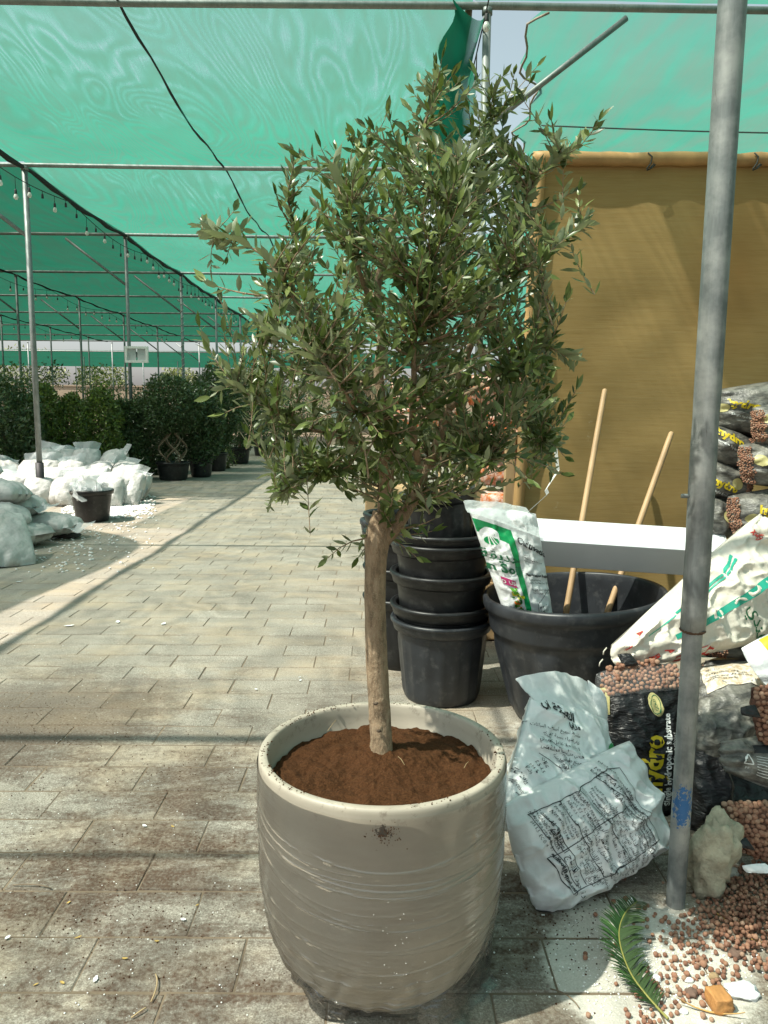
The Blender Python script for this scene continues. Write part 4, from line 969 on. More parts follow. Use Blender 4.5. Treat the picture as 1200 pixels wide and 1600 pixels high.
outer = [(690, 92), (648, 148), (572, 200), (525, 235), (458, 236), (432, 306), (318, 345), (330, 420), (312, 512), (348, 590), (352, 645), (412, 715), (420, 792), (480, 750), (560, 770), (600, 800),
         (680, 810), (715, 760), (800, 752), (860, 735), (885, 660), (905, 560), (885, 470), (918, 338), (880, 265), (935, 190), (838, 105), (785, 120), (740, 135), (715, 130)]
def inside(x, y, poly):
    c = False; j = len(poly) - 1
    for i in range(len(poly)):
        if (poly[i][1] > y) != (poly[j][1] > y) and x < (poly[j][0] - poly[i][0]) * (y - poly[i][1]) / (poly[j][1] - poly[i][1]) + poly[i][0]: c = not c
        j = i
    return c
core = [(560, 250), (500, 300), (430, 400), (380, 500), (380, 620), (430, 720), (520, 745), (610, 780), (700, 785), (780, 735), (850, 690), (872, 600), (868, 480), (860, 380), (840, 290), (790, 200), (730, 165), (660, 190)]
rt = random.Random(21); tips = []
for (x, y) in outer: tips.append((pp(x, y, rt.uniform(-0.14, 0.1)), True))
for (x, y) in ((905, 300), (870, 215), (820, 160), (770, 150), (355, 400), (345, 470), (330, 555), (390, 680), (450, 780), (900, 610), (870, 700), (610, 190), (550, 225), (490, 275), (560, 870), (512, 872), (650, 870), (675, 830), (395, 620), (380, 560), (640, 170), (705, 120), (655, 128), (722, 140), (762, 118), (803, 118), (826, 132), (862, 190), (902, 222), (925, 205), (470, 248), (502, 232), (545, 212), (604, 178), (585, 205), (680, 112), (745, 122), (335, 380), (322, 440), (365, 330), (385, 350), (895, 300), (890, 380), (350, 520), (330, 620)): tips.append((pp(x, y, rt.uniform(-0.16, 0.1)), True))
for _ in range(26): tips.append((pp(rt.uniform(690, 885), rt.uniform(590, 755), rt.uniform(-0.3, 0.12)), False))
for _ in range(12): tips.append((pp(rt.uniform(420, 580), rt.uniform(640, 770), rt.uniform(-0.28, 0.1)), False))
while len(tips) < 960:
    x, y = rt.uniform(330, 900), rt.uniform(150, 800)
    if not inside(x, y, core): continue
    k = math.hypot((x - 625) / 260, (y - 500) / 330); ext = 0.42 * math.sqrt(max(0.05, 1 - min(1, k) ** 2))
    dy = rt.uniform(-1, 1); dy = math.copysign(abs(dy) ** 0.6, dy) * ext
    if fbm((x / 95.0, y / 95.0, dy * 9.0), 1.0, 5) < -0.22: continue
    if y > 745 and 560 < x < 680 and rt.random() < 0.7: continue
    tips.append((pp(x, y, dy), False))
LV = []      # (pos, axis, normal, length)
TWV, TWF = [], []
def add_leaf(p, ax, nr, L): LV.append((p, ax.normalized(), nr.normalized(), L))
zc_ = pp(620, 480).z
for ti, (tip, out) in enumerate(tips):
    best = min(skel, key=lambda s: (s[0] - tip).length + 0.9 * max(0, s[0].z - tip.z + 0.05) + 0.02 * s[1])
    b, rb = best; L = (tip - b).length
    if L < 0.04: b = tip - Vector((rt.uniform(-0.05, 0.05), rt.uniform(-0.05, 0.05), 0.12)); L = 0.13
    mid = (b + tip) / 2 + Vector((rt.uniform(-0.15, 0.15) * L, rt.uniform(-0.15, 0.15) * L, (-0.10 if tip.z > b.z else 0.22) * L))
    n = max(5, int(L / 0.03)); path = bez(b, mid, tip, n)
    r0 = min(rb * 0.7, 0.0016 + 0.009 * L)
    g = tube(path, [r0 + (0.0009 - r0) * i / (n - 1) for i in range(n)], 5, False); k = len(TWV); TWV += g[0]; TWF += [tuple(i + k for i in f) for f in g[1]]
    # leaves in opposite pairs along the outer part
    cum = [0]
    for i in range(1, n): cum.append(cum[-1] + (path[i] - path[i - 1]).length)
    tot = cum[-1]; s = max(0.0, tot - (rt.uniform(0.24, 0.38) if out else rt.uniform(0.16, 0.28))); roll = rt.uniform(0, 6.28); step = rt.uniform(0.013, 0.021)
    while s < tot:
        i = min(n - 2, max(0, next((q for q in range(n - 1) if cum[q + 1] >= s), n - 2))); f = (s - cum[i]) / max(1e-6, cum[i + 1] - cum[i])
        p = path[i].lerp(path[i + 1], min(1, f)); t = (path[i + 1] - path[i]).normalized()
        a = t.cross(Vector((0.2, 0.3, 0.93))); a.normalize(); bb = t.cross(a)
        sd = a * math.cos(roll) + bb * math.sin(roll)
        age = (tot - s) / max(0.05, tot); LL = rt.triangular(0.022, 0.050, 0.036) * (0.62 if tot - s < 0.03 else 1.0)
        for sg in (1, -1):
            if rt.random() < 0.16: continue
            ax = t * rt.uniform(0.3, 0.95) + sd * sg * rt.uniform(0.6, 1.0) + Vector((rt.uniform(-0.2, 0.2), rt.uniform(-0.2, 0.2), rt.uniform(-0.15, 0.3)))
            nr = ax.cross(t.cross(ax)); nr = t * 0.8 - ax * t.dot(ax) / ax.length_squared * 0.8
            nr = nr + Vector((rt.gauss(0, 0.35), rt.gauss(0, 0.35), 0.35 + rt.gauss(0, 0.35)))
            axn = ax.normalized(); nr = nr - axn * nr.dot(axn)
            if nr.length < 0.05: continue
            add_leaf(p, ax, nr, LL)
        roll += math.pi / 2 + rt.uniform(-0.3, 0.3); s += step
    t = (path[-1] - path[-2]).normalized()
    for _ in range(2): add_leaf(path[-1], t + Vector((rt.uniform(-0.3, 0.3), rt.uniform(-0.3, 0.3), rt.uniform(0, 0.3))), Vector((rt.uniform(-1, 1), -1, rt.uniform(0, 1))), rt.uniform(0.028, 0.045))
for path in limb_paths:
    n = len(path); roll = rt.uniform(0, 6)
    for i in range(int(n * 0.55), n - 1):
        t = (path[i + 1] - path[i]).normalized(); a = t.cross(Vector((0.2, 0.3, 0.93))).normalized(); bb = t.cross(a)
        for fk in (0.0, 0.5):
            sd = a * math.cos(roll) + bb * math.sin(roll); p = path[i].lerp(path[i + 1], fk); roll += 1.5
            for sg in (1, -1):
                ax = t * rt.uniform(0.5, 1.2) + sd * sg * rt.uniform(0.5, 0.9); nr = t * 0.6 + Vector((rt.gauss(0, 0.35), rt.gauss(0, 0.35), 0.5)); axn = ax.normalized(); nr = nr - axn * nr.dot(axn)
                if nr.length > 0.05: add_leaf(p, ax, nr, rt.uniform(0.032, 0.052))
ob('twigs', (TWV, TWF), MT['trunk'], tree)['kind'] = 'stuff'
camp = Vector((0, 0, CAMH))
def show(l):
    p, ax, nr, L = l; v = (p - camp); d = v.length; v.normalize()
    return L * L * abs(nr.dot(v)) * (1 - ax.dot(v) ** 2) ** 0.5 / (d ** 6)
LV.sort(key=lambda l: -show(l))
print('leaves', len(LV))
OW = 1.0
def leaf_mesh_arr(w=1.0, curl=0.0):
    A = LEAF_V.copy(); A[:, 0] *= w; A[:, 2] += curl * A[:, 1] ** 2; return A
bulk = LV[300:]
Pn = np.array([tuple(l[0]) for l in bulk]); An = np.array([tuple(l[1]) for l in bulk]); Nn = np.array([tuple((l[2] - l[1] * l[2].dot(l[1])).normalized()) for l in bulk]); Ln = np.array([l[3] for l in bulk])
Sn = np.cross(An, Nn); rs_np = np.random.RandomState(4); wid = rs_np.uniform(1.1, 1.65, len(bulk)); cur = rs_np.normal(0, 0.16, len(bulk))
A0 = LEAF_V
Vn = Pn[:, None, :] + Ln[:, None, None] * (A0[None, :, 0:1] * wid[:, None, None] * Sn[:, None, :] + A0[None, :, 1:2] * An[:, None, :] + (A0[None, :, 2:3] + cur[:, None, None] * A0[None, :, 1:2] ** 2) * Nn[:, None, :])
crown = ob('crown', (Vn.reshape(-1, 3).tolist(), [tuple(q + i * 8 for q in f) for i in range(len(bulk)) for f in LEAF_F]), MT['olive'], tree); tag(crown, kind='stuff')
leaf_mes = [mesh('leaf', leaf_mesh_arr(w_, c_).tolist(), LEAF_F, MT['olive']) for w_, c_ in ((1.2, 0), (1.35, 0.12), (1.55, -0.10), (1.3, 0.22), (1.45, -0.2))]
cw = wloc(crown)
for p, ax, nr, L in LV[:300]:
    nr = (nr - ax * nr.dot(ax)).normalized(); sd = ax.cross(nr)
    o = bpy.data.objects.new('leaf', rt.choice(leaf_mes)); COL.objects.link(o); o.parent = crown
    m = Matrix(((sd.x, ax.x, nr.x, 0), (sd.y, ax.y, nr.y, 0), (sd.z, ax.z, nr.z, 0), (0, 0, 0, 1)))
    o.matrix_local = Matrix.Translation(p - cw) @ m @ Matrix.Scale(L, 4)

# ------------------------------------------------------------------ brown cloth screen on its pole frame
SD = 4.35
def cloth_mat():
    t = NT('brown_shade_cloth'); p = t.pos()
    n1 = t.noise(t.mapping(p, (1.2, 1, 22)), 3.0, 6, 0.6); n2 = t.noise(t.mapping(p, (3, 1, 120)), 4.0, 3, 0.5); n3 = t.noise(p, 1.3, 4)
    c = t.ramp(t.math('ADD', t.math('MULTIPLY', n1, 0.5), t.math('MULTIPLY', n3, 0.5)), [(0.35, (0.265, 0.172, 0.062)), (0.65, (0.35, 0.238, 0.094))])
    c = t.mix(t.ramp(n2, [(0.4, 0.0), (0.62, 0.35)]), c, (0.34, 0.25, 0.12))
    def blob(px, py, r, a):
        v = t.new('ShaderNodeVectorMath', operation='DISTANCE'); t.link(t.mapping(p, (1, 1, 0.6)), v.inputs[0]); q = P(px, py, SD); v.inputs[1].default_value = (q.x, q.y, q.z * 0.6)
        return t.math('MULTIPLY', t.math('SUBTRACT', 1.0, t.math('DIVIDE', v.outputs['Value'], r), True), a)
    w = t.math('MULTIPLY', t.noise(p, 40, 8, 0.8), 0.55)
    for b_ in ((925, 655, 0.05, 0.30), (922, 685, 0.06, 0.30), (943, 728, 0.06, 0.24), (912, 552, 0.04, 0.22), (870, 790, 0.05, 0.2), (960, 560, 0.04, 0.12)): w = t.math('ADD', w, blob(*b_))
    c = t.mix(t.ramp(w, [(0.44, 0.0), (0.60, 0.6)]), c, (0.62, 0.56, 0.44))
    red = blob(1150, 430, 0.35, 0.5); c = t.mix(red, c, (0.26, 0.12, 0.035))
    t.link(c, t.b.inputs['Base Color']); t.b.inputs['Roughness'].default_value = 0.85; t.b.inputs['Specular IOR Level'].default_value = 0.15
    t.link(t.bump(t.math('ADD', n2, n1), 0.15, 0.004), t.b.inputs['Normal']); return t.m
MT['bamboo'] = M('golden_wooden_pole', (0.37, 0.22, 0.085), 0.6, 0.35, 5, 0.3, 70, 0.004, stretch=(1, 1, 0.3))
e = empty('cloth_screen', (1.6, SD, 0)); tag(e, 'large brown cloth screen on a golden wooden pole frame at the right', 'screen')
tl_, tr_ = P(852, 250, SD), P(1290, 251, SD); bl_ = P(812, 880, SD); k_ = bl_.z / (tl_.z - bl_.z); bl_ = bl_ - (tl_ - bl_) * k_
br_ = Vector((tr_.x + 0.0, SD, 0.02)); V, F = [], []
for j in range(41):
    for i in range(41):
        u, v = i / 40, j / 40; q = (tl_ * (1 - u) + tr_ * u) * (1 - v) + (bl_ * (1 - u) + br_ * u) * v
        V.append(q + Vector((0, (0.05 * nz(q, 1.1) + 0.012 * nz(q, 4.5)) * min(1, 4 * v) + 0.0, 0)))
for j in range(40):
    for i in range(40): F.append((j * 41 + i, (j + 1) * 41 + i, (j + 1) * 41 + i + 1, j * 41 + i + 1))
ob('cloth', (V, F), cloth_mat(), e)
def wavy(a, b, n, am, sd): 
    return [a.lerp(b, i / (n - 1)) + Vector((nz((i, sd, 0), 0.35), nz((i, sd, 5), 0.35), nz((i, sd, 9), 0.35))) * am for i in range(n)]
ob('top_rail', tube(wavy(tl_ - Vector((0.07, 0.02, 0)), tr_ + Vector((0.1, -0.02, 0)), 30, 0.008, 3), [0.036 * (1 + 0.06 * math.sin(i * 1.9)) for i in range(30)], 14), MT['bamboo'], e)
ob('side_rail', tube(wavy(tl_ + Vector((-0.03, -0.01, 0.03)), bl_ + Vector((-0.03, -0.01, 0)), 24, 0.008, 7), [0.032 * (1 + 0.05 * math.sin(i * 2.3)) for i in range(24)], 14), MT['bamboo'], e)
for px in (1012, 1178):
    c_ = P(px, 248, SD - 0.06); ob('wire_tie', tube([c_ + Vector((0.02 * math.sin(k * 1.3) + 0.004 * k, -0.0, 0.03 * math.cos(k * 0.9) - 0.008 * k)) for k in range(9)], 0.004, 5), MT['cable'], e)
st = [P(868, 700, 4.05), P(872, 735, 4.05), P(853, 765, 4.02), P(856, 772, 4.02), P(825, 800, 4.0)]
V, F = [], []
for i, q in enumerate(st):
    w_ = 0.008; d_ = Vector((w_, 0, w_ * 0.3)) if i < 2 else Vector((w_ * 0.8, 0, w_))
    V += [q - d_, q + d_, q - d_ + Vector((0, 0.002, 0)), q + d_ + Vector((0, 0.002, 0))]
for i in range(len(st) - 1):
    a = i * 4; F += [(a, a + 1, a + 5, a + 4), (a + 2, a + 6, a + 7, a + 3), (a, a + 4, a + 6, a + 2), (a + 1, a + 3, a + 7, a + 5)]
o = ob('plastic_strap', (V, F), M('white_strapping', (0.75, 0.75, 0.72), 0.4, 0.05), None, st[0], smooth=False); tag(o, 'bent white plastic strap hanging before the brown screen', 'strap')

# ------------------------------------------------------------------ goods behind the pot stack
MT['orange'] = M('orange_print_plastic', (0.55, 0.13, 0.02), 0.4, 0.25, 12, 0.5, 30, 0.01, dust=(0.75, 0.72, 0.66), dustamt=0.75)
for i, (px, py, D, w_) in enumerate(((792, 790, 4.75, 0.34), (795, 735, 4.78, 0.36), (788, 690, 4.75, 0.34), (800, 648, 4.78, 0.34), (775, 610, 4.8, 0.36), (668, 700, 6.2, 0.6), (672, 650, 6.2, 0.6), (668, 612, 6.2, 0.6))):
    c_ = P(px, py, D); h_ = 0.10 if D < 5 else 0.11
    sh = Sheet([c_ + Vector(v) for v in ((-w_ / 2, 0, h_), (w_ / 2, 0, h_), (w_ / 2, 0, -h_), (-w_ / 2, 0, -h_))], 0.12, 0.12, 200 + i, p=2.6, rnd=0.3, wr=0.02, wf=10, axis='u', lump=0.1)
    o = ob('orange_bag', sh.geo(16, 12), MT['orange'], None, base_of(sh))
    tag(o, ['orange and white bag lowest by the screen edge', 'orange and white bag second from below by the screen edge', 'orange and white bag third from below by the screen edge', 'orange and white bag fourth from below by the screen edge', 'orange and white bag topmost by the screen edge', 'orange and white bag lowest of the far stack behind the olive crown', 'orange and white bag in the middle of the far stack behind the olive crown', 'orange and white bag topmost of the far stack behind the olive crown'][i], 'bag', 'orange and white bags behind the pots')
MT['pallet'] = M('raw_pallet_wood', (0.40, 0.27, 0.14), 0.8, 0.25, 8, 0.4, 60, stretch=(1, 1, 0.2))
e = empty('wooden_pallet', (P(805, 800, 4.5).x, 4.5, 0)); tag(e, 'upright raw wood pallet edge beside the brown screen', 'pallet')
for px in (797, 826):
    a, b = P(px, 700, 4.5), P(px, 700, 4.5); ob('board', box((a.x, 4.5, 0.66), (0.055, 0.06, 1.32), None, 0.004), MT['pallet'], e, smooth=False)
for z in (0.35, 0.75, 1.24):
    ob('slat', box((P(811, 700, 4.5).x, 4.535, z), (0.30, 0.02, 0.09), None, 0.003), MT['pallet'], e, smooth=False)
for i, (px, py, D, w_, h_) in enumerate(((640, 760, 6.1, 0.7, 0.5), (702, 760, 6.15, 0.6, 0.45))):
    c_ = P(px, py, D); z1 = c_.z
    o = ob('cardboard_crate', box((c_.x, D, z1 / 2), (w_, 0.6, z1), None, 0.01), MT['pallet'], None, (c_.x, D, 0), smooth=False); tag(o, ['brown crate under the far orange bags, left one', 'brown crate under the far orange bags, right one'][i], 'crate')
# lower support under the nearer orange bags
c_ = P(790, 820, 4.78); o = ob('cardboard_crate', box((c_.x, 4.8, (c_.z - 0.02) / 2), (0.42, 0.36, c_.z - 0.04), None, 0.01), MT['pallet'], None, (c_.x, 4.8, 0), smooth=False); tag(o, 'brown crate under the orange bags by the screen edge', 'crate')
# far right hedge and side net closing the right bay
for i in range(6):
    bush('side_hedge', 'dark hedge plant along the right side behind the screen, %s' % ['nearest', 'second', 'third', 'fourth', 'fifth', 'farthest'][i], (2.2 + 0.55 * i, 9 + 4.4 * i, 0.9), (1.2, 1.0, 1.0), 1800, 0.10, 'ficus', 300 + i, cat='hedge plant', group='hedge plants along the right side')
V = [(8.2, -4, 0), (8.2, 60, 0), (8.2, 60, 4.8), (8.2, -4, 4.8)]; o = ob('side_net', (V, [(0, 1, 2, 3)]), MT['net_dense'], None, (8.2, 0, 0)); tag(o, 'upright green net closing the right side of the shade house', 'shade net')
w = ob('far_wall', box((16, 68.3, 1.6), (24, 0.4, 3.2)), MT['wall'], None, (16, 68.3, 0), smooth=False); tag(w, 'tan boundary wall continuing to the right at the far end', 'wall')

# ------------------------------------------------------------------ stacked black pots
def nursery_pot(loc, r, h, rb, label, m='plastic', handles=True, tilt=0.0, ribs=18, yaw=0.0, group='stacked black nursery pots', seg=72):
    e = empty('nursery_pot', loc); tag(e, label, 'pot', group); e.rotation_euler = (0, 0, 0); L = Vector(loc)
    def addp(nm, g, mm): 
        mt = Matrix.Rotation(tilt, 3, 'Y'); V = [L + mt @ Vector(v) for v in g[0]]; return ob(nm, (V, g[1]), mm, e)
    addp('pot_wall', pot_geo((0, 0, 0), r, h, rb, seg, ribs, 0.014), MT[m])
    rim = [(r + 0.012, h * 0.955), (r + 0.019, h * 0.96), (r + 0.021, h * 0.985), (r + 0.017, h * 1.004), (r + 0.004, h * 1.006), (r + 0.002, h * 0.995)]
    addp('rim', lathe(rim, seg), MT[m])
    if handles:
        for s_ in (0, math.pi):
            a0 = yaw + s_; pts = []
            for k in range(9):
                t_ = k / 8; a = a0 - 0.24 + 0.48 * t_; hh = h + 0.038 * min(1, 4 * min(t_, 1 - t_)); rr_ = r + 0.012
                pts.append(Vector((rr_ * math.cos(a), rr_ * math.sin(a), hh)))
            addp('handle', tube(pts, 0.007, 6), MT[m])
    return e
SX = P(691, 1000, 3.7).x; SY = 3.72
nursery_pot((SX, SY, 0.0), 0.238, 0.41, 0.185, 'dark grey ribbed pot at the bottom of the pot stack', 'plastic2', False)
nursery_pot((SX - 0.005, SY, 0.075), 0.236, 0.41, 0.18, 'black pot second from the bottom of the pot stack', 'plastic', False)
nursery_pot((SX - 0.008, SY, 0.235), 0.236, 0.41, 0.18, 'black pot third from the bottom of the pot stack', 'plastic', False, ribs=1)
nursery_pot((SX - 0.008, SY, 0.382), 0.238, 0.41, 0.18, 'black pot fourth from the bottom of the pot stack', 'plastic', False, ribs=1)
nursery_pot((SX - 0.008, SY, 0.430), 0.234, 0.41, 0.18, 'black pot with strap handles near the top of the stack', 'plastic', True, yaw=R(235), ribs=1)
nursery_pot((SX + 0.015, SY + 0.03, 0.62), 0.175, 0.42, 0.14, 'smaller black pot of sticks standing in the top of the stack', 'plastic', False, tilt=R(-6))
sx_, sy_ = SX + 0.0, SY
for i in range(7):
    a = Vector((sx_ + random.uniform(-0.08, 0.12), sy_ + random.uniform(-0.06, 0.06), 0.75)); b = a + Vector((random.uniform(-0.12, 0.2), random.uniform(-0.1, 0.1), random.uniform(0.38, 0.50)))
    o = ob('bamboo_stick', tube([a, (a + b) / 2, b], 0.007, 6), MT['pallet'], None, a); tag(o, 'thin brown stick standing in the top pot of the stack, %s one' % ordn[i], 'stick', 'sticks in the top pot')
# a second, half hidden stack behind the trunk
for i, (z, r_, lb) in enumerate(((0.0, 0.2, 'black pot lowest in the half hidden stack behind the trunk'), (0.17, 0.2, 'black pot second in the half hidden stack behind the trunk'), (0.36, 0.2, 'black pot third in the half hidden stack behind the trunk'), (0.46, 0.2, 'black pot topmost in the half hidden stack behind the trunk'))):
    nursery_pot((P(628, 900, 4.2).x, 4.22, z), r_, 0.40, 0.155, lb, 'plastic', False, ribs=14, seg=48, group='pots in the half hidden stack')
nursery_pot((P(606, 900, 4.75).x, 4.8, 0.0), 0.16, 0.74, 0.13, 'tall narrow black pot just left of the trunk behind', 'plastic2', False, ribs=10, seg=48, group='pots in the half hidden stack')

# ------------------------------------------------------------------ big tub
TC = Vector((P(912, 925, 3.45).x, 3.48, 0.0)); TR_, TH = 0.415, 0.575
e = empty('big_tub', TC); tag(e, 'wide dark grey plastic tub holding the soil bag and tool handles', 'tub')
tm = Matrix.Rotation(R(-4.0), 3, 'Y')
def tubp(nm, g, mm): return ob(nm, ([TC + Vector((0, 0, 0.024)) + tm @ Vector(v) for v in g[0]], g[1]), mm, e)
prof = [(0.0, 0.0), (0.285, 0.0), (0.295, 0.01)] + [(0.295 + (0.375 - 0.295) * k / 10, 0.01 + 0.40 * k / 10) for k in range(1, 11)] + [(0.388, 0.415), (0.392, 0.43), (0.396, 0.50), (0.400, 0.515), (0.413, 0.52), (0.417, 0.535), (0.418, 0.565), (0.412, 0.575), (0.398, 0.577), (0.392, 0.57), (0.388, 0.54), (0.36, 0.35), (0.285, 0.04), (0.0, 0.03)]
def tubr(r, z, w, i):
    if 3 <= i <= 12:
        s_ = 0.5 + 0.5 * math.tanh(9 * math.sin(11 * w)); top = 1.0 if i < 10 else (12 - i) / 2.0
        return r + 0.014 * s_ * min(1, top)
    return r
tubp('tub_wall', lathe(prof, 132, (0, 0, 0), tubr), MT['plastic2'])
tubp('tub_fill', lathe([(0.0, 0.14), (0.2, 0.13), (0.312, 0.12)], 40, (0, 0, 0), lambda r, z, w, i: r), MT['soil'])
# tool handles
MT['handle'] = M('pale_broom_wood', (0.46, 0.30, 0.16), 0.55, 0.22, 8, 0.2, 60, stretch=(1, 1, 0.1))
for i, (a, b, lb) in enumerate(((P(945, 610, 4.22), P(884, 960, 3.72), 'taller pale wooden tool handle leaning on the brown screen'), (P(1049, 677, 4.10), P(948, 960, 3.70), 'shorter pale wooden tool handle leaning right against the screen'))):
    e2 = empty('tool_handle', b); tag(e2, lb, 'tool handle', 'wooden tool handles in the tub'); d_ = (a - b).normalized()
    n = 22; pts = [b + (a - b) * k / n for k in range(n + 1)]; rr_ = [0.0155] * (n - 1) + [0.0150, 0.0135]
    pts = pts + [a + d_ * 0.006, a + d_ * 0.009]; rr_ = rr_ + [0.010, 0.004]
    ob('shaft', tube(pts, rr_, 16), MT['handle'], e2)
# ------------------------------------------------------------------ white carton
BA, BB = P(806, 842, 3.52), P(1131, 863, 3.46)
bx_d = (BB - BA).normalized(); BBL = (BB - BA).length
e = empty('long_carton', (BA + BB) / 2 - Vector((0, 0, 0.12))); tag(e, 'long white cardboard carton lying across the tub', 'carton')
zz = bx_d.cross(Vector((0, -1, 0))).normalized(); yy = zz.cross(bx_d).normalized()
rotm = Matrix((bx_d, yy, zz)).transposed() @ Matrix.Rotation(R(33), 3, 'X')
ctr = (BA + BB) / 2 + Vector((0, 0.03, -0.012))
white_m = M('white_card', (0.66, 0.68, 0.70), 0.38, 0.05, 4, 0.04, 20, 0.004, dust=(0.5, 0.47, 0.42), dustamt=0.12)
sB = 0.158
ob('carton_body', box(ctr, (BBL, sB, sB), rotm, 0.004), white_m, e, smooth=False)
ob('end_flap', box(ctr + rotm @ Vector((BBL / 2 + 0.0045, 0, 0)), (0.005, sB * 0.985, sB * 0.985), rotm, 0.0015), white_m, e, smooth=False)
ob('side_tuck', box(ctr + rotm @ Vector((BBL / 2 - 0.03, 0, sB / 2 + 0.0012)), (0.0575, sB * 0.97, 0.0022), rotm), white_m, e, smooth=False)
hv = ctr + rotm @ Vector((BBL / 2 + 0.0078, 0.0, 0.0)); ob('finger_hole', lathe([(0.0, 0.0), (0.016, 0.0)], 20, hv, None, rotm @ Matrix.Rotation(R(90), 3, 'Y')), MT['black_paint'], e)

# ------------------------------------------------------------------ bag materials and prints
def film_bag(name, col, rough, bumpf=0.6, var=0.15, bs=26, dust=None, da=0.0, stretch=(1, 1, 1)): return M(name, col, rough, var, 7, bumpf, bs, 0.012, dust=dust, dustamt=da, stretch=stretch)
MT['whitebag'] = film_bag('white_poly_bag', (0.74, 0.76, 0.76), 0.36, 0.45)
MT['wovenbag'] = film_bag('white_woven_poly', (0.69, 0.70, 0.70), 0.5, 0.3, dust=(0.42, 0.36, 0.28), da=0.12)
MT['blackbag'] = film_bag('black_poly_bag', (0.012, 0.012, 0.013), 0.30, 0.8, stretch=(1, 1, 3))
MT['greyblack'] = film_bag('dusty_black_poly_bag', (0.055, 0.054, 0.050), 0.42, 0.8, bs=20, dust=(0.26, 0.25, 0.215), da=0.75, stretch=(1, 1, 2))
MT['ricesack'] = film_bag('cream_woven_sack', (0.66, 0.62, 0.53), 0.45, 0.45, bs=22)
_t = NT('fired_clay_pebble'); _g = _t.new('ShaderNodeNewGeometry'); _o = _t.new('ShaderNodeObjectInfo')
_r = _t.math('FRACT', _t.math('ADD', _o.outputs['Random'], _g.outputs['Random Per Island']))
_c = _t.ramp(_r, [(0.0, (0.17, 0.075, 0.045)), (0.4, (0.29, 0.14, 0.09)), (0.75, (0.32, 0.165, 0.10)), (1.0, (0.36, 0.23, 0.16))])
_c = _t.mix(_t.ramp(_t.noise(_t.pos(), 130, 5, 0.7), [(0.5, 0.0), (0.72, 0.4)]), _c, (0.36, 0.27, 0.20))
_t.link(_c, _t.b.inputs['Base Color']); _t.b.inputs['Roughness'].default_value = 0.9; _t.link(_t.bump(_t.noise(_t.pos(), 190, 4, 0.65), 0.6, 0.003), _t.b.inputs['Normal']); MT['pebble'] = _t.m
MT['pebble_dark'] = M('clay_gap_shade', (0.10, 0.045, 0.028), 0.9, 0.4, 40, 0.6, 120)  # bag body colour darkened to stand in for shade between the pebbles
MT['ink'] = M('black_ink', (0.012, 0.013, 0.015), 0.5, 0, 5, 0)
MT['greenink'] = M('green_ink', (0.0, 0.26, 0.075), 0.4, 0.08, 5, 0)
MT['tealink'] = M('teal_ink', (0.02, 0.33, 0.23), 0.45, 0.1, 5, 0)
MT['redink'] = M('red_ink', (0.50, 0.035, 0.025), 0.45, 0.1, 5, 0)
MT['pinkink'] = M('magenta_ink', (0.50, 0.03, 0.16), 0.4, 0.05, 5, 0)
MT['yellowink'] = M('yellow_ink', (0.66, 0.50, 0.02), 0.45, 0.1, 5, 0)
MT['whiteink'] = M('white_ink', (0.72, 0.74, 0.72), 0.45, 0.05, 5, 0)
MT['emblem'] = M('pale_gold_print', (0.50, 0.45, 0.20), 0.45, 0.12, 12, 0)
MT['darkgreenink'] = M('dark_green_ink', (0.01, 0.12, 0.05), 0.45, 0.1, 5, 0)
def bag(name, sh, m, label, cat='bag', group=None, nu=40, nv=40):
    o = ob(name, sh.geo(nu, nv), MT[m], None, base_of(sh)); tag(o, label, cat, group); return o

# --- garden soil bag standing in the tub
sh = Sheet([P(729, 790, 3.34), P(838, 800, 3.36), P(869, 1000, 3.36), P(797, 985, 3.31)], 0.075, 0.06, 5, p=2.4, rnd=0.12, cr=0.004, wr=0.009, wf=11, pleat=0.010, pn=7, lump=0.07)
b = bag('soil_bag', sh, 'whitebag', 'white and green garden soil bag standing open in the tub', nu=70, nv=70)
skew = lambda u, v: (u, v)
ob('green_band', sh.rect(0.012, 0.10, 0.50, 0.285, 44, f=lambda u, v: (u, v + 0.16 * u - 0.02)), MT['greenink'], b)
ob('white_panel', sh.rect(0.012, 0.205, 0.40, 0.36, 44, 0.0036, f=lambda u, v: (u, v + 0.20 * u - 0.02)), MT['whitebag'], b)
ob('green_stripe', sh.rect(0.40, 0.16, 0.50, 0.93, 44, 0.0030), MT['greenink'], b)
em = ob('emblem', sh.disc(0.16, 0.215, 0.13, 0.145, 0.0048), MT['whitebag'], b)
ob('emblem_field', sh.disc(0.16, 0.255, 0.095, 0.075, 0.0058), MT['greenink'], em)
for k in (-1, 0, 1): ob('emblem_stripe', sh.stroke([(0.16 + 0.02 * k, 0.215), (0.16 + 0.06 * k + 0.03, 0.295)], 0.005, 0.0068), MT['whiteink'], em)
ob('lettering', sh.text(arabic('حديقة'), 0.225, 0.405, 0.062, -6, bold=0.001, off=0.006), MT['darkgreenink'], b)
ob('lettering', sh.text('n Soil', 0.235, 0.50, 0.060, -5, bold=0.002, off=0.006), MT['darkgreenink'], b)
ob('pink_tab', sh.rect(0.12, 0.535, 0.34, 0.592, 24, 0.0045, f=lambda u, v: (u, v + 0.10 * (u - 0.1))), MT['pinkink'], b)
ob('lettering', sh.text('D USE', 0.245, 0.592, 0.026, -5, off=0.0065, bold=0.0006), MT['whiteink'], b)
pm = [M('print_leaf_%d' % i, c, 0.45, 0.2, 20, 0) for i, c in enumerate(((0.02, 0.15, 0.02), (0.10, 0.35, 0.02), (0.55, 0.50, 0.02), (0.55, 0.14, 0.01), (0.02, 0.08, 0.03), (0.25, 0.02, 0.05)))]
rq = random.Random(9)
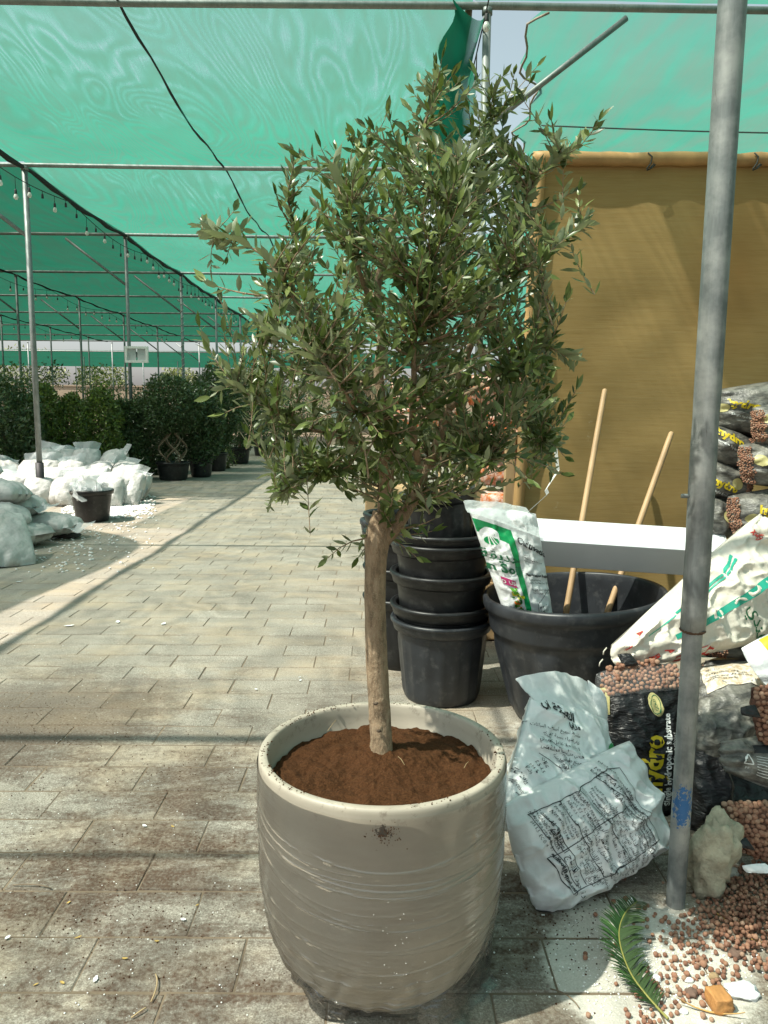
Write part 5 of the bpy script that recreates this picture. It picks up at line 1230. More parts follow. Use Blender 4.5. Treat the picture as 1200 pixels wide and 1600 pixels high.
for i in range(60):
    t_ = i / 60; u = 0.33 + rq.uniform(-0.10, 0.06) - 0.02 * t_; v = 0.63 + 0.28 * t_ + rq.uniform(-0.02, 0.02); cm = pm[1 if t_ < 0.12 else (2 if t_ < 0.25 else rq.choice((0, 0, 4, 1, 3, 5)))]
    ob('printed_plant', sh.disc(u, v, rq.uniform(0.015, 0.045), rq.uniform(0.012, 0.03), 0.003 + 0.00006 * i, rq.uniform(0, 180)), cm, b)
ob('lettering', sh.text('Cultivation', 0.79, 0.30, 0.036, -26, bold=0.001, off=0.005), MT['ink'], b)
ob('lettering', sh.text('Application Rates:', 0.77, 0.50, 0.0165, -1, bold=0.0006, off=0.005), MT['ink'], b)
ob('lettering', sh.text('Landscaping\nUse Garden Soil 50L bag\n \nVegetables/Fruits/Flowers\nUse Garden Soil mixed', 0.585, 0.535, 0.0125, 2, 'LEFT', 1, 1.2, 0.005), MT['ink'], b)
ob('lettering', sh.text('About\nAdvantages for soil\nand plants', 0.60, 0.345, 0.011, -14, 'LEFT', 1, 1.1, 0.005), MT['ink'], b)
ob('label_frame', join(sh.stroke([(0.66, 0.72), (0.74, 0.69), (0.83, 0.64), (0.95, 0.60)], 0.0018), sh.stroke([(0.66, 0.72), (0.655, 0.88), (0.70, 0.905), (0.94, 0.84)], 0.0018)), MT['ink'], b)
ob('lettering', sh.text('pH: 6-7\nE.C: 2-3\nOrganic 35%\nMoisture content\nNPK: 10-5', 0.69, 0.745, 0.0135, 12, 'LEFT', 1, 1.55, 0.005), MT['ink'], b)
ob('lettering', sh.text('50 L', 0.84, 0.945, 0.025, 12), MT['ink'], b)
def collar(pts, m, parent, name, seed, bulge=0.03, n=16, wrin=0.008, th=0.003):
    TL, TR, BR, BL = [Vector(v) for v in pts]; V, F = [], []
    nn = (TR - TL).cross(BL - TL).normalized(); nn = nn if nn.dot(camp - TL) > 0 else -nn
    for s_ in (0, 1):
        for j in range(n + 1):
            for i in range(n + 1):
                u, v = i / n, j / n; q = (TL * (1 - u) + TR * u) * (1 - v) + (BL * (1 - u) + BR * u) * v
                q = q + nn * (bulge * math.sin(math.pi * u) * (1 - v * 0.5) + wrin * fbm(q, 16, seed) - s_ * th) + Vector((0, 0, 0.006 * nz((u * 7, seed, 0)) * (1 - v)))
                V.append(q)
    for s_ in (0, 1):
        k = s_ * (n + 1) ** 2
        for j in range(n):
            for i in range(n):
                q = (k + j * (n + 1) + i, k + (j + 1) * (n + 1) + i, k + (j + 1) * (n + 1) + i + 1, k + j * (n + 1) + i + 1); F.append(q if s_ == 0 else q[::-1])
    return ob(name, (V, F), m, parent)
collar([P(724, 782, 3.30), P(822, 793, 3.42), P(858, 846, 3.31), P(731, 800, 3.275)], MT['clear'], b, 'open_mouth', 3, 0.02)

# --- upper white-blue bag, open mouth folded back
MT['bluebag'] = film_bag('bluish_white_poly', (0.74, 0.765, 0.76), 0.34, 0.3)
sh = Sheet([P(826, 1085, 2.42), P(950, 1120, 2.50), P(945, 1330, 2.40), P(776, 1300, 2.12)], 0.10, 0.07, 15, p=2.3, rnd=0.15, wr=0.022, wf=8, pleat=0.012, pn=6, lump=0.10, cr=0.0045)
b = bag('fertiliser_bag', sh, 'bluebag', 'pale bluish bag slumped upright behind the woven one, mouth open', nu=80, nv=80)
collar([P(806, 1060, 2.46), P(918, 1063, 2.56), P(951, 1158, 2.46), P(836, 1096, 2.40)], MT['bluebag'], b, 'open_mouth', 5, 0.04, 20, 0.010)
collar([P(918, 1063, 2.565), P(949, 1100, 2.55), P(951, 1168, 2.48), P(925, 1140, 2.46)], MT['bluebag'], b, 'mouth_corner', 6, 0.02, 10, 0.008)
ob('green_swash', sh.rect(0.72, 0.28, 0.985, 0.46, 12, 0.004, f=lambda u, v: (u - 0.16 * ((v - 0.28) / 0.18) ** 2 * (1 - (u - 0.72) / 0.265) + 0.05, v - 0.12 * (u - 0.72) / 0.265)), MT['greenink'], b)
ob('green_tail', sh.stroke([(0.74, 0.33), (0.70, 0.42), (0.72, 0.50), (0.66, 0.56), (0.60, 0.60)], 0.016, 0.0035), MT['greenink'], b)
ob('lettering', sh.text(arabic('التعبئة ال'), 0.24, 0.10, 0.042, -14, bold=0.0012), MT['ink'], b)
ob('lettering', sh.text(arabic('مزايا'), 0.40, 0.19, 0.024, -3, bold=0.0010), MT['ink'], b)
ob('lettering', sh.text(arabic('مناسبة لجميع أصناف النباتات ٢٠٠\nتوفر المياه بنسبة ٢٠٪\nلا رائحة ولا تفاعل كيميائي\nخالي من بذور الحشائش\nمنتج طبيعي\nخفيفة الوزن'), 0.47, 0.245, 0.0165, -3, 'RIGHT', 1, 1.35), MT['ink'], b)
ob('lettering', sh.text(arabic('يستخدم للزراعة الداخلية والخارجية وتحسين التربة\nيخلط مع التربة الرملية'), 0.36, 0.46, 0.014, -40, 'CENTER', 1, 1.5), MT['ink'], b)
ob('label_frame', join(sh.stroke([(0.12, 0.42), (0.30, 0.50), (0.37, 0.56), (0.36, 0.62), (0.22, 0.80), (0.15, 0.81), (0.02, 0.73)], 0.0022)), MT['ink'], b)
ob('lettering', sh.text('ORG\n5.5-6.5\npH 5\n0.30\nEC 2025\nConductivity', 0.13, 0.46, 0.016, -52, 'LEFT', 1, 1.25), MT['ink'], b)
ob('lettering', sh.text(arabic('الدنيا ال'), 0.16, 0.875, 0.042, -32, bold=0.0015), MT['ink'], b)
ob('lettering', sh.text(arabic('زراعة وتجارة ش ذ م م\nهاتف ٠٦٧٦٥'), 0.12, 0.93, 0.015, -32, 'CENTER', 1, 1.3), MT['ink'], b)

# --- woven bag lying in front
sh = Sheet([P(778, 1258, 2.12), P(985, 1152, 2.42), P(1056, 1322, 2.24), P(842, 1446, 2.02)], 0.125, 0.07, 25, p=2.3, rnd=0.18, wr=0.028, wf=8, pleat=0.022, pn=12, axis='u', lump=0.08, sag=0.012, cr=0.0035)
b = bag('woven_bag', sh, 'wovenbag', 'plump white woven bag with printed table lying beside the planter', nu=100, nv=84)
# print is turned: reading runs down the bag's width; a = along length from the foot, c = across
def uv(a, c): return (a, c)
lw = 0.0022
fr = [[(0.105, 0.50), (0.16, 0.84), (0.80, 0.80)], [(0.80, 0.80), (0.74, 0.42), (0.76, 0.14), (0.66, 0.10)], [(0.66, 0.10), (0.42, 0.13), (0.10, 0.14)],
      [(0.10, 0.14), (0.20, 0.80)], [(0.16, 0.16), (0.26, 0.82)], [(0.26, 0.14), (0.36, 0.82)], [(0.40, 0.13), (0.55, 0.81)], [(0.56, 0.11), (0.66, 0.46), (0.70, 0.80)], [(0.14, 0.50), (0.30, 0.46), (0.45, 0.42), (0.66, 0.42)], [(0.62, 0.11), (0.70, 0.42), (0.76, 0.80)], [(0.105, 0.50), (0.14, 0.50)]]
ob('label_frame', join(*[sh.stroke(f, lw) for f in fr]), MT['ink'], b)
lines = ['الاستعمال والتخزين', 'تربة طبيعية ١٠٠٪ للزراعة', 'مناسبة لجميع النباتات', 'المكونات: بيتموس طبيعي', 'يحفظ في مكان جاف', 'بعيدا عن أشعة الشمس', 'الوزن الصافي ٢٥ كجم', 'تاريخ الإنتاج ٢٠٢٣', 'تاريخ الانتهاء ٢٠٢٦', 'مصنع السماد العضوي', 'أم القيوين، هاتف ٠٦٧٦']
rq = random.Random(3)
def col_(a0, c0, c1, n, da, size, txts, m='ink', slope=0.16):
    G_ = []
    for i in range(n):
        a = a0 + da * i
        G_.append(sh.text(txts[i % len(txts)], a + slope * (c0 + c1) / 2 - 0.06, (c0 + c1) / 2, size, -82, 'CENTER', 1, off=0.0034, sx=1.0))
    return join(*G_)
ARL = [arabic(x) for x in lines]
LG = [arabic(x) for x in ('تحفظ في مكان جاف بعيدا عن أشعة الشمس', 'المكونات الرئيسية: سماد عضوي طبيعي', 'طريقة الاستعمال: تخلط مع التربة', 'يضاف للمتر المربع ٢ كجم سنويا', 'للزراعة الداخلية والخارجية', 'خالي من بذور الحشائش والأمراض', 'يحسن خواص التربة الرملية', 'تاريخ الإنتاج: ٢٠٢٣/٠٦', 'تاريخ الانتهاء: ٢٠٢٦/٠٦', 'الوزن الصافي: ٢٥ كجم', 'شهادة جودة الإنتاج العضوي')]
for (a0, c0, c1, n, da, sz, tx, sl) in ((0.135, 0.50, 0.82, 1, 0.02, 0.0235, LG[10:], 0.18), (0.205, 0.50, 0.82, 4, 0.026, 0.0175, LG[7:], 0.18), (0.325, 0.46, 0.80, 3, 0.026, 0.0165, LG[4:], 0.18), (0.43, 0.46, 0.82, 5, 0.026, 0.0155, LG[0:], 0.18), (0.585, 0.46, 0.82, 4, 0.024, 0.0155, LG[2:], 0.16), (0.70, 0.48, 0.80, 2, 0.024, 0.0155, LG[0:], 0.10)):
    ob('lettering', col_(a0, c0, c1, n, da, sz, tx, slope=sl), MT['ink'], b)
EN = ['Store in a cool dry place', 'Imported growing media', 'Net weight 25 kg', 'Production 06/2023', 'Expiry date 06/2026', 'NPK 0.5 - 0.3 - 0.2', 'pH 5.5  EC 0.4', 'MANUFACTURED BY', 'ORGANIC FERTILIZER', 'UMM AL QUWAIN']
for (a0, n, da, sz, k, sl) in ((0.105, 4, 0.024, 0.0125, 6, 0.18), (0.215, 4, 0.024, 0.012, 2, 0.18), (0.325, 4, 0.024, 0.012, 5, 0.18), (0.435, 5, 0.022, 0.011, 0, 0.18)):
    ob('lettering', col_(a0, 0.15, 0.44, n, da, sz, EN[k:], slope=sl), MT['ink'], b)
ob('lettering', col_(0.60, 0.13, 0.42, 2, 0.036, 0.0165, ['EAK NATURAL PEAT', '100% NATURAL PEAT'], slope=0.16), MT['ink'], b)
ob('lettering', col_(0.70, 0.13, 0.44, 1, 0.04, 0.0145, ['Not not guaranteed if opened'], slope=0.16), MT['ink'], b)
ob('lettering', sh.text('gulfsoil@gmail.com', 0.150, 0.67, 0.0170, -78, bold=0.0006), MT['ink'], b)
for i in range(3):
    a = P(905, 1345, 2.05)
# --- upright black bag of clay pebbles with a clear head
HY = 2.72
sh = Sheet([P(928, 1048, HY), P(1060, 1032, HY + 0.02), P(1078, 1290, HY - 0.10), P(948, 1300, HY - 0.12)], 0.085, 0.07, 33, p=2.6, rnd=0.18, wr=0.012, wf=13, pleat=0.008, pn=8, lump=0.05)
b = bag('pebble_bag', sh, 'blackbag', 'upright black bag with yellow lettering and a clear head full of clay pebbles', nu=50, nv=60)
o = ob('clay_pebbles', sh.pebbles(0.04, 0.01, 0.96, 0.135, 300, 0.0088, 4), MT['pebble'], b); tag(o, kind='stuff')
V, F = [], []
cr = random.Random(4)
for _ in range(46):
    p_ = sh.pt(cr.uniform(0.12, 0.75), 0.01, 1, -0.01) + Vector((0, cr.uniform(-0.02, 0.02), cr.uniform(-0.005, 0.022))); r_ = cr.uniform(0.007, 0.010)
    k = len(V); V += [p_ + q * r_ for q in ICO2[0]]; F += [tuple(i + k for i in f) for f in ICO2[1]]
o = ob('clay_pebbles', (V, F), MT['pebble'], b); tag(o, kind='stuff')
ob('clear_head', sh.rect(0.01, 0.005, 0.99, 0.15, 16, 0.011), clear_mat('clear_bag_head', (0.8, 0.8, 0.8), 0.06, 0.12), b)
ob('oval_emblem', sh.disc(0.60, 0.225, 0.075, 0.135, 0.003, 16), MT['emblem'], b)
ob('emblem_ring', join(sh.stroke([(0.60 + 0.055 * math.cos(k * 0.3307), 0.225 + 0.055 * math.sin(k * 0.3307)) for k in range(20)], 0.0025, 0.004), sh.text('GOLD', 0.612, 0.225, 0.015, 104, off=0.0042)), MT['darkgreenink'], b)
ob('lettering', sh.text('hydro', 0.615, 0.58, 0.105, 84, bold=0.0035, sx=0.80), MT['yellowink'], b)
ob('lettering', sh.text('Single hydroponic substrate', 0.725, 0.56, 0.036, 86, bold=0.0010, sx=0.80), MT['whiteink'], b)
ob('lettering', sh.text('Expanded clay pebbles', 0.785, 0.56, 0.021, 86, res=1), MT['whiteink'], b)
ob('barcode_edge', sh.rect(0.93, 0.07, 0.995, 0.40, 8, 0.012), MT['whitebag'], b)
ob('barcode', join(*[sh.stroke([(0.945, 0.15 + k * 0.009), (0.985, 0.15 + k * 0.009)], 0.0012 + 0.0012 * (k * 7 % 3), 0.013) for k in range(16)]), MT['ink'], b)
ob('gold_corner', sh.rect(0.0, 0.09, 0.10, 0.26, 6, 0.004), MT['emblem'], b)
o = ob('tied_neck', Sheet([P(963, 1022, HY + 0.0), P(985, 1020, HY), P(1000, 1040, HY - 0.02), P(975, 1042, HY - 0.02)], 0.010, 0.008, 3, wr=0.004).geo(10, 10), MT['blackbag'], b)
# support bags behind, dark
# --- cream rice sack
RY = 2.86
sh = Sheet([P(946, 1014, RY - 0.06), P(1192, 790, RY + 0.25), P(1275, 985, RY + 0.05), P(968, 1052, RY - 0.10)], 0.14, 0.10, 44, p=2.2, rnd=0.25, wr=0.034, wf=8, pleat=0.014, pn=8, axis='u', taper=(0.7, 1.0), lump=0.07, cr=0.007)
b = bag('rice_sack', sh, 'ricesack', 'cream woven sack with teal stripes and red marks slung across the bags', nu=100, nv=76)
ob('teal_stripe', sh.stroke([(0.27, 0.62), (0.40, 0.60), (0.80, 0.50)], 0.026, 0.003), MT['tealink'], b)
ob('teal_wave', join(sh.stroke([(0.30, 0.28), (0.42, 0.27), (0.50, 0.25), (0.58, 0.22), (0.70, 0.13)], 0.010, 0.003), sh.stroke([(0.42, 0.31), (0.50, 0.29), (0.58, 0.26), (0.70, 0.18)], 0.007, 0.003), sh.stroke([(0.16, 0.36), (0.24, 0.33), (0.29, 0.30)], 0.007, 0.003)), MT['tealink'], b)
ob('red_mark', join(sh.disc(0.86, 0.78, 0.085, 0.06, 0.003, 30), sh.stroke([(0.84, 0.72), (0.83, 0.60), (0.86, 0.55), (0.92, 0.55)], 0.028, 0.003), sh.stroke([(0.24, 0.98), (0.33, 0.93), (0.40, 0.94), (0.44, 0.985)], 0.030, 0.003)), MT['redink'], b)
def scrib(u, v, s, n, seed):
    r_ = random.Random(seed); pts = [(u, v)]
    for k in range(n): pts.append((u + s * math.sin(k * 1.9 + r_.uniform(-0.4, 0.4)) + 0.2 * s * k / n, v + s * 1.6 * math.cos(k * 1.3 + r_.uniform(-0.4, 0.4))))
    return pts
for (u_, v_, s_, n_, q_, w_) in ((0.15, 0.83, 0.03, 9, 1, 0.006), (0.22, 0.80, 0.022, 6, 2, 0.006), (0.06, 0.35, 0.015, 6, 3, 0.005), (0.12, 0.20, 0.02, 5, 4, 0.005), (0.94, 0.46, 0.02, 7, 5, 0.006)): ob('red_script', sh.stroke(scrib(u_, v_, s_, n_, q_), w_, 0.003), MT['redink'], b)
ob('lettering', sh.text(arabic('هندي'), 0.655, 0.84, 0.060, -72, bold=0.001), MT['darkgreenink'], b)
ob('red_flower', join(*[sh.stroke(scrib(0.86 + 0.025 * (k % 3), 0.10 + 0.04 * (k // 3), 0.018, 8, 20 + k), 0.003, 0.003) for k in range(6)]), MT['redink'], b)
ob('crumpled_top', Sheet([P(1146, 830, RY + 0.20), P(1196, 803, RY + 0.22), P(1235, 860, RY + 0.2), P(1150, 900, RY + 0.12)], 0.05, 0.04, 47, wr=0.02, wf=14, lump=0.2).geo(20, 20), MT['ricesack'], b)
for (px, py) in ((948, 1012), (942, 1030)):
    a = P(px, py, RY - 0.08); ob('thread_end', tube([a, a + Vector((-0.012, -0.005, -0.012)), a + Vector((-0.014, -0.006, -0.026))], 0.0025, 5), MT['ricesack'], b)

# --- yellow bag corner, labelled bag, other dark bags
sh = Sheet([P(1150, 1012, 2.62), P(1280, 955, 2.72), P(1300, 1045, 2.62), P(1208, 1088, 2.55)], 0.045, 0.035, 52, wr=0.012, wf=12, axis='u')
b = bag('yellow_bag', sh, 'whitebag', 'yellow and white bag poking in at the right picture edge', nu=26, nv=22)
ob('yellow_print', sh.rect(0.20, 0.03, 0.98, 0.62, 12, 0.003), MT['yellowink'], b)
ob('dark_line', sh.stroke([(0.2, 0.64), (0.98, 0.64)], 0.006, 0.0034), MT['ink'], b)
ob('lettering', join(sh.text('TEROBOL', 0.50, 0.34, 0.032, 0), sh.text('substrate for all plants\nfor indoor and outdoor', 0.30, 0.46, 0.012, 0, 'LEFT', 1)), MT['ink'], b)
LY = 2.62
sh = Sheet([P(1086, 1044, LY + 0.18), P(1190, 1040, LY + 0.18), P(1205, 1110, LY - 0.06), P(1090, 1130, LY - 0.08)], 0.05, 0.16, 55, p=2.4, rnd=0.2, wr=0.014, wf=9, axis='u', pleat=0.014, pn=11, up=(0, -0.30, 0.95))
b = bag('labelled_bag', sh, 'greyblack', 'dusty black bag with a soiled white label on top, behind the post', nu=36, nv=34)
ob('soiled_label', sh.rect(0.02, 0.06, 0.92, 0.62, 14, 0.0035, f=lambda u, v: (u + 0.22 * (v - 0.06), v)), M('soiled_paper', (0.72, 0.71, 0.66), 0.55, 0.05, 20, 0.2, 40, dust=(0.42, 0.30, 0.15), dustamt=0.85), b)
ob('lettering', sh.text('No. 110\nComposition  NPK  pH\nStorage: keep dry and cool\nContents 50 litres', 0.12, 0.24, 0.016, -6, 'LEFT', 1, 1.2, 0.0050), MT['ink'], b)
def plain(name, q, tf, tb, seed, m, label, peb=None, up=None, axis='u', nu=36, nv=32, **k):
    sh = Sheet(q, tf, tb, seed, p=2.4, rnd=0.22, wr=k.pop('wr', 0.016), wf=9, axis=axis, pleat=0.012, pn=10, up=up, lump=k.pop('lump', 0.08)); b = bag(name, sh, m, label, nu=nu, nv=nv, group='bags heaped at the right')
    if peb:
        o = ob('clay_pebbles', sh.pebbles(*peb), MT['pebble'], b); tag(o, kind='stuff')
    return sh, b
plain('dark_bag', [P(1080, 1120, 2.56), P(1178, 1090, 2.58), P(1180, 1185, 2.46), P(1084, 1200, 2.48)], 0.07, 0.07, 61, 'greyblack', 'dusty black bag end with radiating pleats below the soiled label')
plain('dark_bag', [P(1078, 1150, 2.52), P(1140, 1180, 2.50), P(1150, 1310, 2.40), P(1075, 1300, 2.42)], 0.07, 0.06, 62, 'blackbag', 'glossy black bag standing right behind the steel post')
plain('dark_bag', [P(940, 1230, 2.66), P(1078, 1210, 2.70), P(1090, 1330, 2.60), P(950, 1340, 2.56)], 0.06, 0.06, 63, 'blackbag', 'black bag foot in the gap between woven bag and post')
sh, b = plain('dark_bag', [P(1122, 1158, 2.34), P(1290, 1135, 2.40), P(1300, 1270, 2.28), P(1128, 1205, 2.30)], 0.055, 0.08, 64, 'greyblack', 'grey-black bag with a white recycling triangle at the right edge')
ob('recycling_mark', join(sh.stroke([(0.14, 0.62), (0.185, 0.40), (0.23, 0.62), (0.14, 0.62)], 0.0045, 0.003), sh.text('PE', 0.185, 0.75, 0.016, 0)), MT['whiteink'], b)
ob('fine_print', join(*[sh.stroke([(0.26, 0.44 + 0.055 * k), (0.47, 0.50 + 0.055 * k)], 0.0016, 0.003) for k in range(8)]), MT['whiteink'], b)
ob('white_sticker', sh.rect(0.42, 0.10, 0.62, 0.26, 6, 0.0035), MT['whiteink'], b)
ob('dark_panel', sh.rect(0.24, 0.20, 0.46, 0.36, 6, 0.003), MT['ink'], b)
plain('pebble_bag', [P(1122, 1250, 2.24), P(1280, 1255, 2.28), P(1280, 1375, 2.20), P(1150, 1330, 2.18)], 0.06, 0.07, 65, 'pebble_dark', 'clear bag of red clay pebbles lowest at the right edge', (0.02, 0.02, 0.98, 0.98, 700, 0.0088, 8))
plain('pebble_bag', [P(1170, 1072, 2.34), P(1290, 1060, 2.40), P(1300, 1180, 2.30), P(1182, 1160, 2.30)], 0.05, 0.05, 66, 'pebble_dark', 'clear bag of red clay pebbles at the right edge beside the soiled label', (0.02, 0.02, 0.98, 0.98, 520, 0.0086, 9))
for i, q in enumerate(([(1156, 1105, 2.27), (1180, 1100, 2.27), (1190, 1122, 2.26), (1158, 1118, 2.26)], [(1138, 1310, 2.12), (1166, 1308, 2.12), (1182, 1330, 2.10), (1150, 1322, 2.10)])):
    sh = Sheet([P(*v) for v in q], 0.008, 0.006, 70 + i, wr=0.004); o = ob('knotted_film', sh.geo(10, 8), MT['blackbag'], None, base_of(sh)); tag(o, ['glossy black film twist on the upper pebble bag', 'glossy black film twist on the lowest pebble bag'][i], 'film scrap')
o = ob('torn_label', Sheet([P(1158, 1352, 2.06), P(1196, 1348, 2.06), P(1215, 1365, 2.04), P(1165, 1364, 2.05)], 0.004, 0.003, 5, wr=0.003).geo(8, 6), MT['whitebag'], None, P(1180, 1360, 2.05)); tag(o, 'torn white label at the lower right pebble bag', 'label')
sh_b, b_ = plain('dark_bag', [P(1090, 1200, 2.75), P(1300, 1190, 2.80), P(1300, 1400, 2.55), P(1090, 1380, 2.55)], 0.05, 0.2, 67, 'blackbag', 'black bag buried under the heap at the right edge', lump=0.05)
plain('dark_bag', [P(1000, 1050, 3.05), P(1290, 1020, 3.1), P(1290, 1190, 2.9), P(1000, 1200, 2.9)], 0.08, 0.2, 68, 'greyblack', 'dusty black bag under the cream woven sack')

# --- stack of dusty pebble bags at the right behind the carton
stk = [([(1112, 612), (1290, 588), (1290, 700), (1116, 672)], 3.62, 0.12, (0.17, 0.42, 0.055), (0.03, 0.42), None, 'topmost bag of the dusty hydro stack at the right edge'),
       ([(1172, 640), (1300, 620), (1300, 705), (1176, 690)], 3.44, 0.07, None, (0.14, 0.32), (0.0, 0.1, 0.09, 0.9), 'short bag end jutting from the top of the hydro stack'),
       ([(1096, 660), (1184, 690), (1186, 748), (1100, 712)], 3.58, 0.09, (0.34, 0.32, 0.05), (0.52, 0.62), (0.72, 0.1, 0.96, 0.95), 'second bag down the left side of the hydro stack'),
       ([(1150, 698), (1300, 682), (1300, 765), (1158, 752)], 3.46, 0.10, (0.36, 0.40, 0.05), (0.14, 0.38), (0.0, 0.05, 0.08, 0.95), 'second bag down the right side of the hydro stack'),
       ([(1092, 714), (1168, 738), (1170, 778), (1096, 770)], 3.58, 0.09, (0.32, 0.70, 0.045), (0.56, 0.52), (0.76, 0.1, 0.98, 0.9), 'third bag down the left side of the hydro stack'),
       ([(1132, 778), (1300, 752), (1300, 838), (1142, 835)], 3.46, 0.11, (0.32, 0.44, 0.055), (0.14, 0.50), (0.0, 0.05, 0.06, 0.95), 'third bag down the right side of the hydro stack'),
       ([(1086, 776), (1152, 785), (1154, 838), (1090, 832)], 3.56, 0.08, None, (0.56, 0.42), (0.78, 0.1, 0.98, 0.9), 'fourth bag down the left side of the hydro stack')]
for i, (q, D, T, tx, em, pb, lb) in enumerate(stk):
    sh = Sheet([P(x, y + (5 if k > 1 else -4), D) for k, (x, y) in enumerate(q)], T * 1.3, T, 80 + i, p=2.6, rnd=0.25, wr=0.016, wf=10, axis='u', pleat=0.016, pn=12, lump=0.08); b = bag('hydro_bag', sh, 'greyblack', lb, group='dusty bags stacked at the right', nu=32, nv=26)
    if tx:
        ob('lettering', sh.text('hydro', tx[0], tx[1], tx[2] * 1.0, -14, bold=0.0025), MT['yellowink'], b)
        ob('lettering', sh.text('Single hydroponic', tx[0] + 0.02, min(0.9, tx[1] + 0.20), 0.018, -14, res=1), MT['whiteink'], b)
    if em: ob('round_emblem', sh.disc(em[0], em[1], 0.026 / sh.Lu, 0.028 / sh.Lu, 0.003), MT['emblem'], b)
    if pb:
        o = ob('clay_pebbles', sh.pebbles(*pb, 130, 0.0052, 30 + i), MT['pebble'], b); tag(o, kind='stuff')
for i, (z, lb) in enumerate(((0.14, 'lowest bag of the hydro stack, half hidden by the cream sack'), (0.40, 'lower bag of the hydro stack, half hidden by the carton end'), (0.64, 'middle bag of the hydro stack behind the carton end'))):
    cx = P(1195, 800, 3.55).x
    sh = Sheet([Vector((cx - 0.28, 3.5, z + 0.13)), Vector((cx + 0.4, 3.5, z + 0.13)), Vector((cx + 0.4, 3.5, z - 0.13)), Vector((cx - 0.28, 3.5, z - 0.13))], 0.13, 0.2, 95 + i, p=2.4, rnd=0.3, wr=0.016, wf=10, axis='u', pleat=0.014)
    b = bag('hydro_bag', sh, 'greyblack', lb, group='dusty bags stacked at the right', nu=30, nv=22)
    o = ob('clay_pebbles', sh.pebbles(0.0, 0.1, 0.12, 0.95, 170, 0.0058, 50 + i), MT['pebble'], b); tag(o, kind='stuff')

# ------------------------------------------------------------------ rock
rc = P(1112, 1335, 2.12); V = []
for q in ICO4[0]:
    d = 1 + 0.30 * fbm(q, 1.1, 2) + 0.20 * fbm(q, 2.9, 5) + 0.09 * (1 - abs(nz(q, 6, 3))) ** 2 + 0.045 * nz(q, 14)
    v = Vector((q.x * 0.066, q.y * 0.065, q.z * 0.120)) * d
    v.x += 0.012 * math.sin(q.z * 2.2 + 0.5); v.x -= 0.03 * max(0, -q.z - 0.3) * (-1); w_ = rc + v; w_.z = max(w_.z, 0.0); V.append(w_)
o = ob('rock', (V, ICO4[1]), M('pale_limestone', (0.40, 0.36, 0.26), 0.9, 0.3, 12, 0.8, 45, 0.012, dust=(0.20, 0.18, 0.13), dustamt=0.5), None, Vector((rc.x, rc.y, 0))); tag(o, 'knobbly pale limestone rock standing behind the steel post foot', 'rock')

# ------------------------------------------------------------------ clay pebbles on the ground
rp = random.Random(31); peb = []
def scat(cx, cy, sx, sy, n, zmax=0.0):
    for _ in range(n):
        px, py = rp.gauss(cx, sx), rp.gauss(cy, sy)
        if py > 1640 or px < 905 or py < 1352 or px > 1290: continue
        if math.hypot(px - 1055, (py - 1412) * 1.4) < 30: continue
        g = G(px, py); r_ = rp.triangular(0.0032, 0.0098, 0.0062); z = r_ + rp.uniform(0, zmax) * math.exp(-((px - cx) / (sx * 1.2)) ** 2)
        peb.append((g.x, g.y, z, r_))
scat(1175, 1420, 54, 34, 1300, 0.025); scat(1110, 1470, 45, 30, 200); scat(1200, 1480, 40, 25, 160, 0.01); scat(1070, 1540, 50, 25, 110); scat(1010, 1590, 18, 10, 34); scat(985, 1455, 60, 50, 40)
keep = []
for q in sorted(peb, key=lambda q: q[2]):
    if all((q[0] - r[0]) ** 2 + (q[1] - r[1]) ** 2 + (q[2] - r[2]) ** 2 > (q[3] + r[3]) ** 2 * 0.62 for r in keep): keep.append(q)
keep.sort(key=lambda q: -q[3] / math.hypot(q[1], 1.4) * (1 if q[0] / q[1] < 0.62 else 0.2))
pv = [mesh('clay_pebble', [v * (1 + 0.26 * nz(v, 1.5, s_)) for v in ICO2[0]], ICO2[1], MT['pebble']) for s_ in (1, 2, 3, 4)]
for x, y, z, r_ in keep[:300]:
    o = bpy.data.objects.new('clay_pebble', rp.choice(pv)); COL.objects.link(o); o.location = (x, y, z); o.scale = (r_, r_ * rp.uniform(0.85, 1.05), r_ * rp.uniform(0.8, 1.0)); o.rotation_euler = (rp.uniform(0, 6), rp.uniform(0, 6), rp.uniform(0, 6))
    tag(o, 'round red-brown clay pebble spilled on the ground at lower right', 'clay pebble', 'spilled clay pebbles')
V, F = [], []
for x, y, z, r_ in keep[300:]:
    k = len(V); V += [Vector((x, y, z)) + q * r_ for q in ICO2[0]]; F += [tuple(i + k for i in f) for f in ICO2[1]]
if V:
    o = ob('clay_pebble_heap', (V, F), MT['pebble']); tag(o, 'heap of small red-brown clay pebbles right of the steel post', 'clay pebbles', None, 'stuff')
# perlite grains
V, F = [], []
for _ in range(900):
    px, py = rp.gauss(1030, 75), rp.gauss(1500, 45)
    if px > 1230 or py > 1650: continue
    g = G(px, py); r_ = rp.uniform(0.001, 0.0032); k = len(V); V += [g + Vector((q.x * r_, q.y * r_, q.z * r_ * 0.7 + r_ * 0.5)) for q in ICO1[0]]; F += [tuple(i + k for i in f) for f in ICO1[1]]
for _ in range(420):
    px, py = rp.uniform(0, 1000), rp.uniform(960, 1610); g = G(px, py); r_ = rp.uniform(0.0010, 0.0028)
    k = len(V); V += [g + Vector((q.x * r_, q.y * r_, q.z * r_ * 0.7 + r_ * 0.5)) for q in ICO1[0]]; F += [tuple(i + k for i in f) for f in ICO1[1]]
o = ob('perlite_grains', (V, F), M('white_perlite_grain', (0.82, 0.82, 0.79), 0.8, 0.05, 10, 0)); tag(o, 'white perlite grains sprinkled over the paving', 'perlite', None, 'stuff')

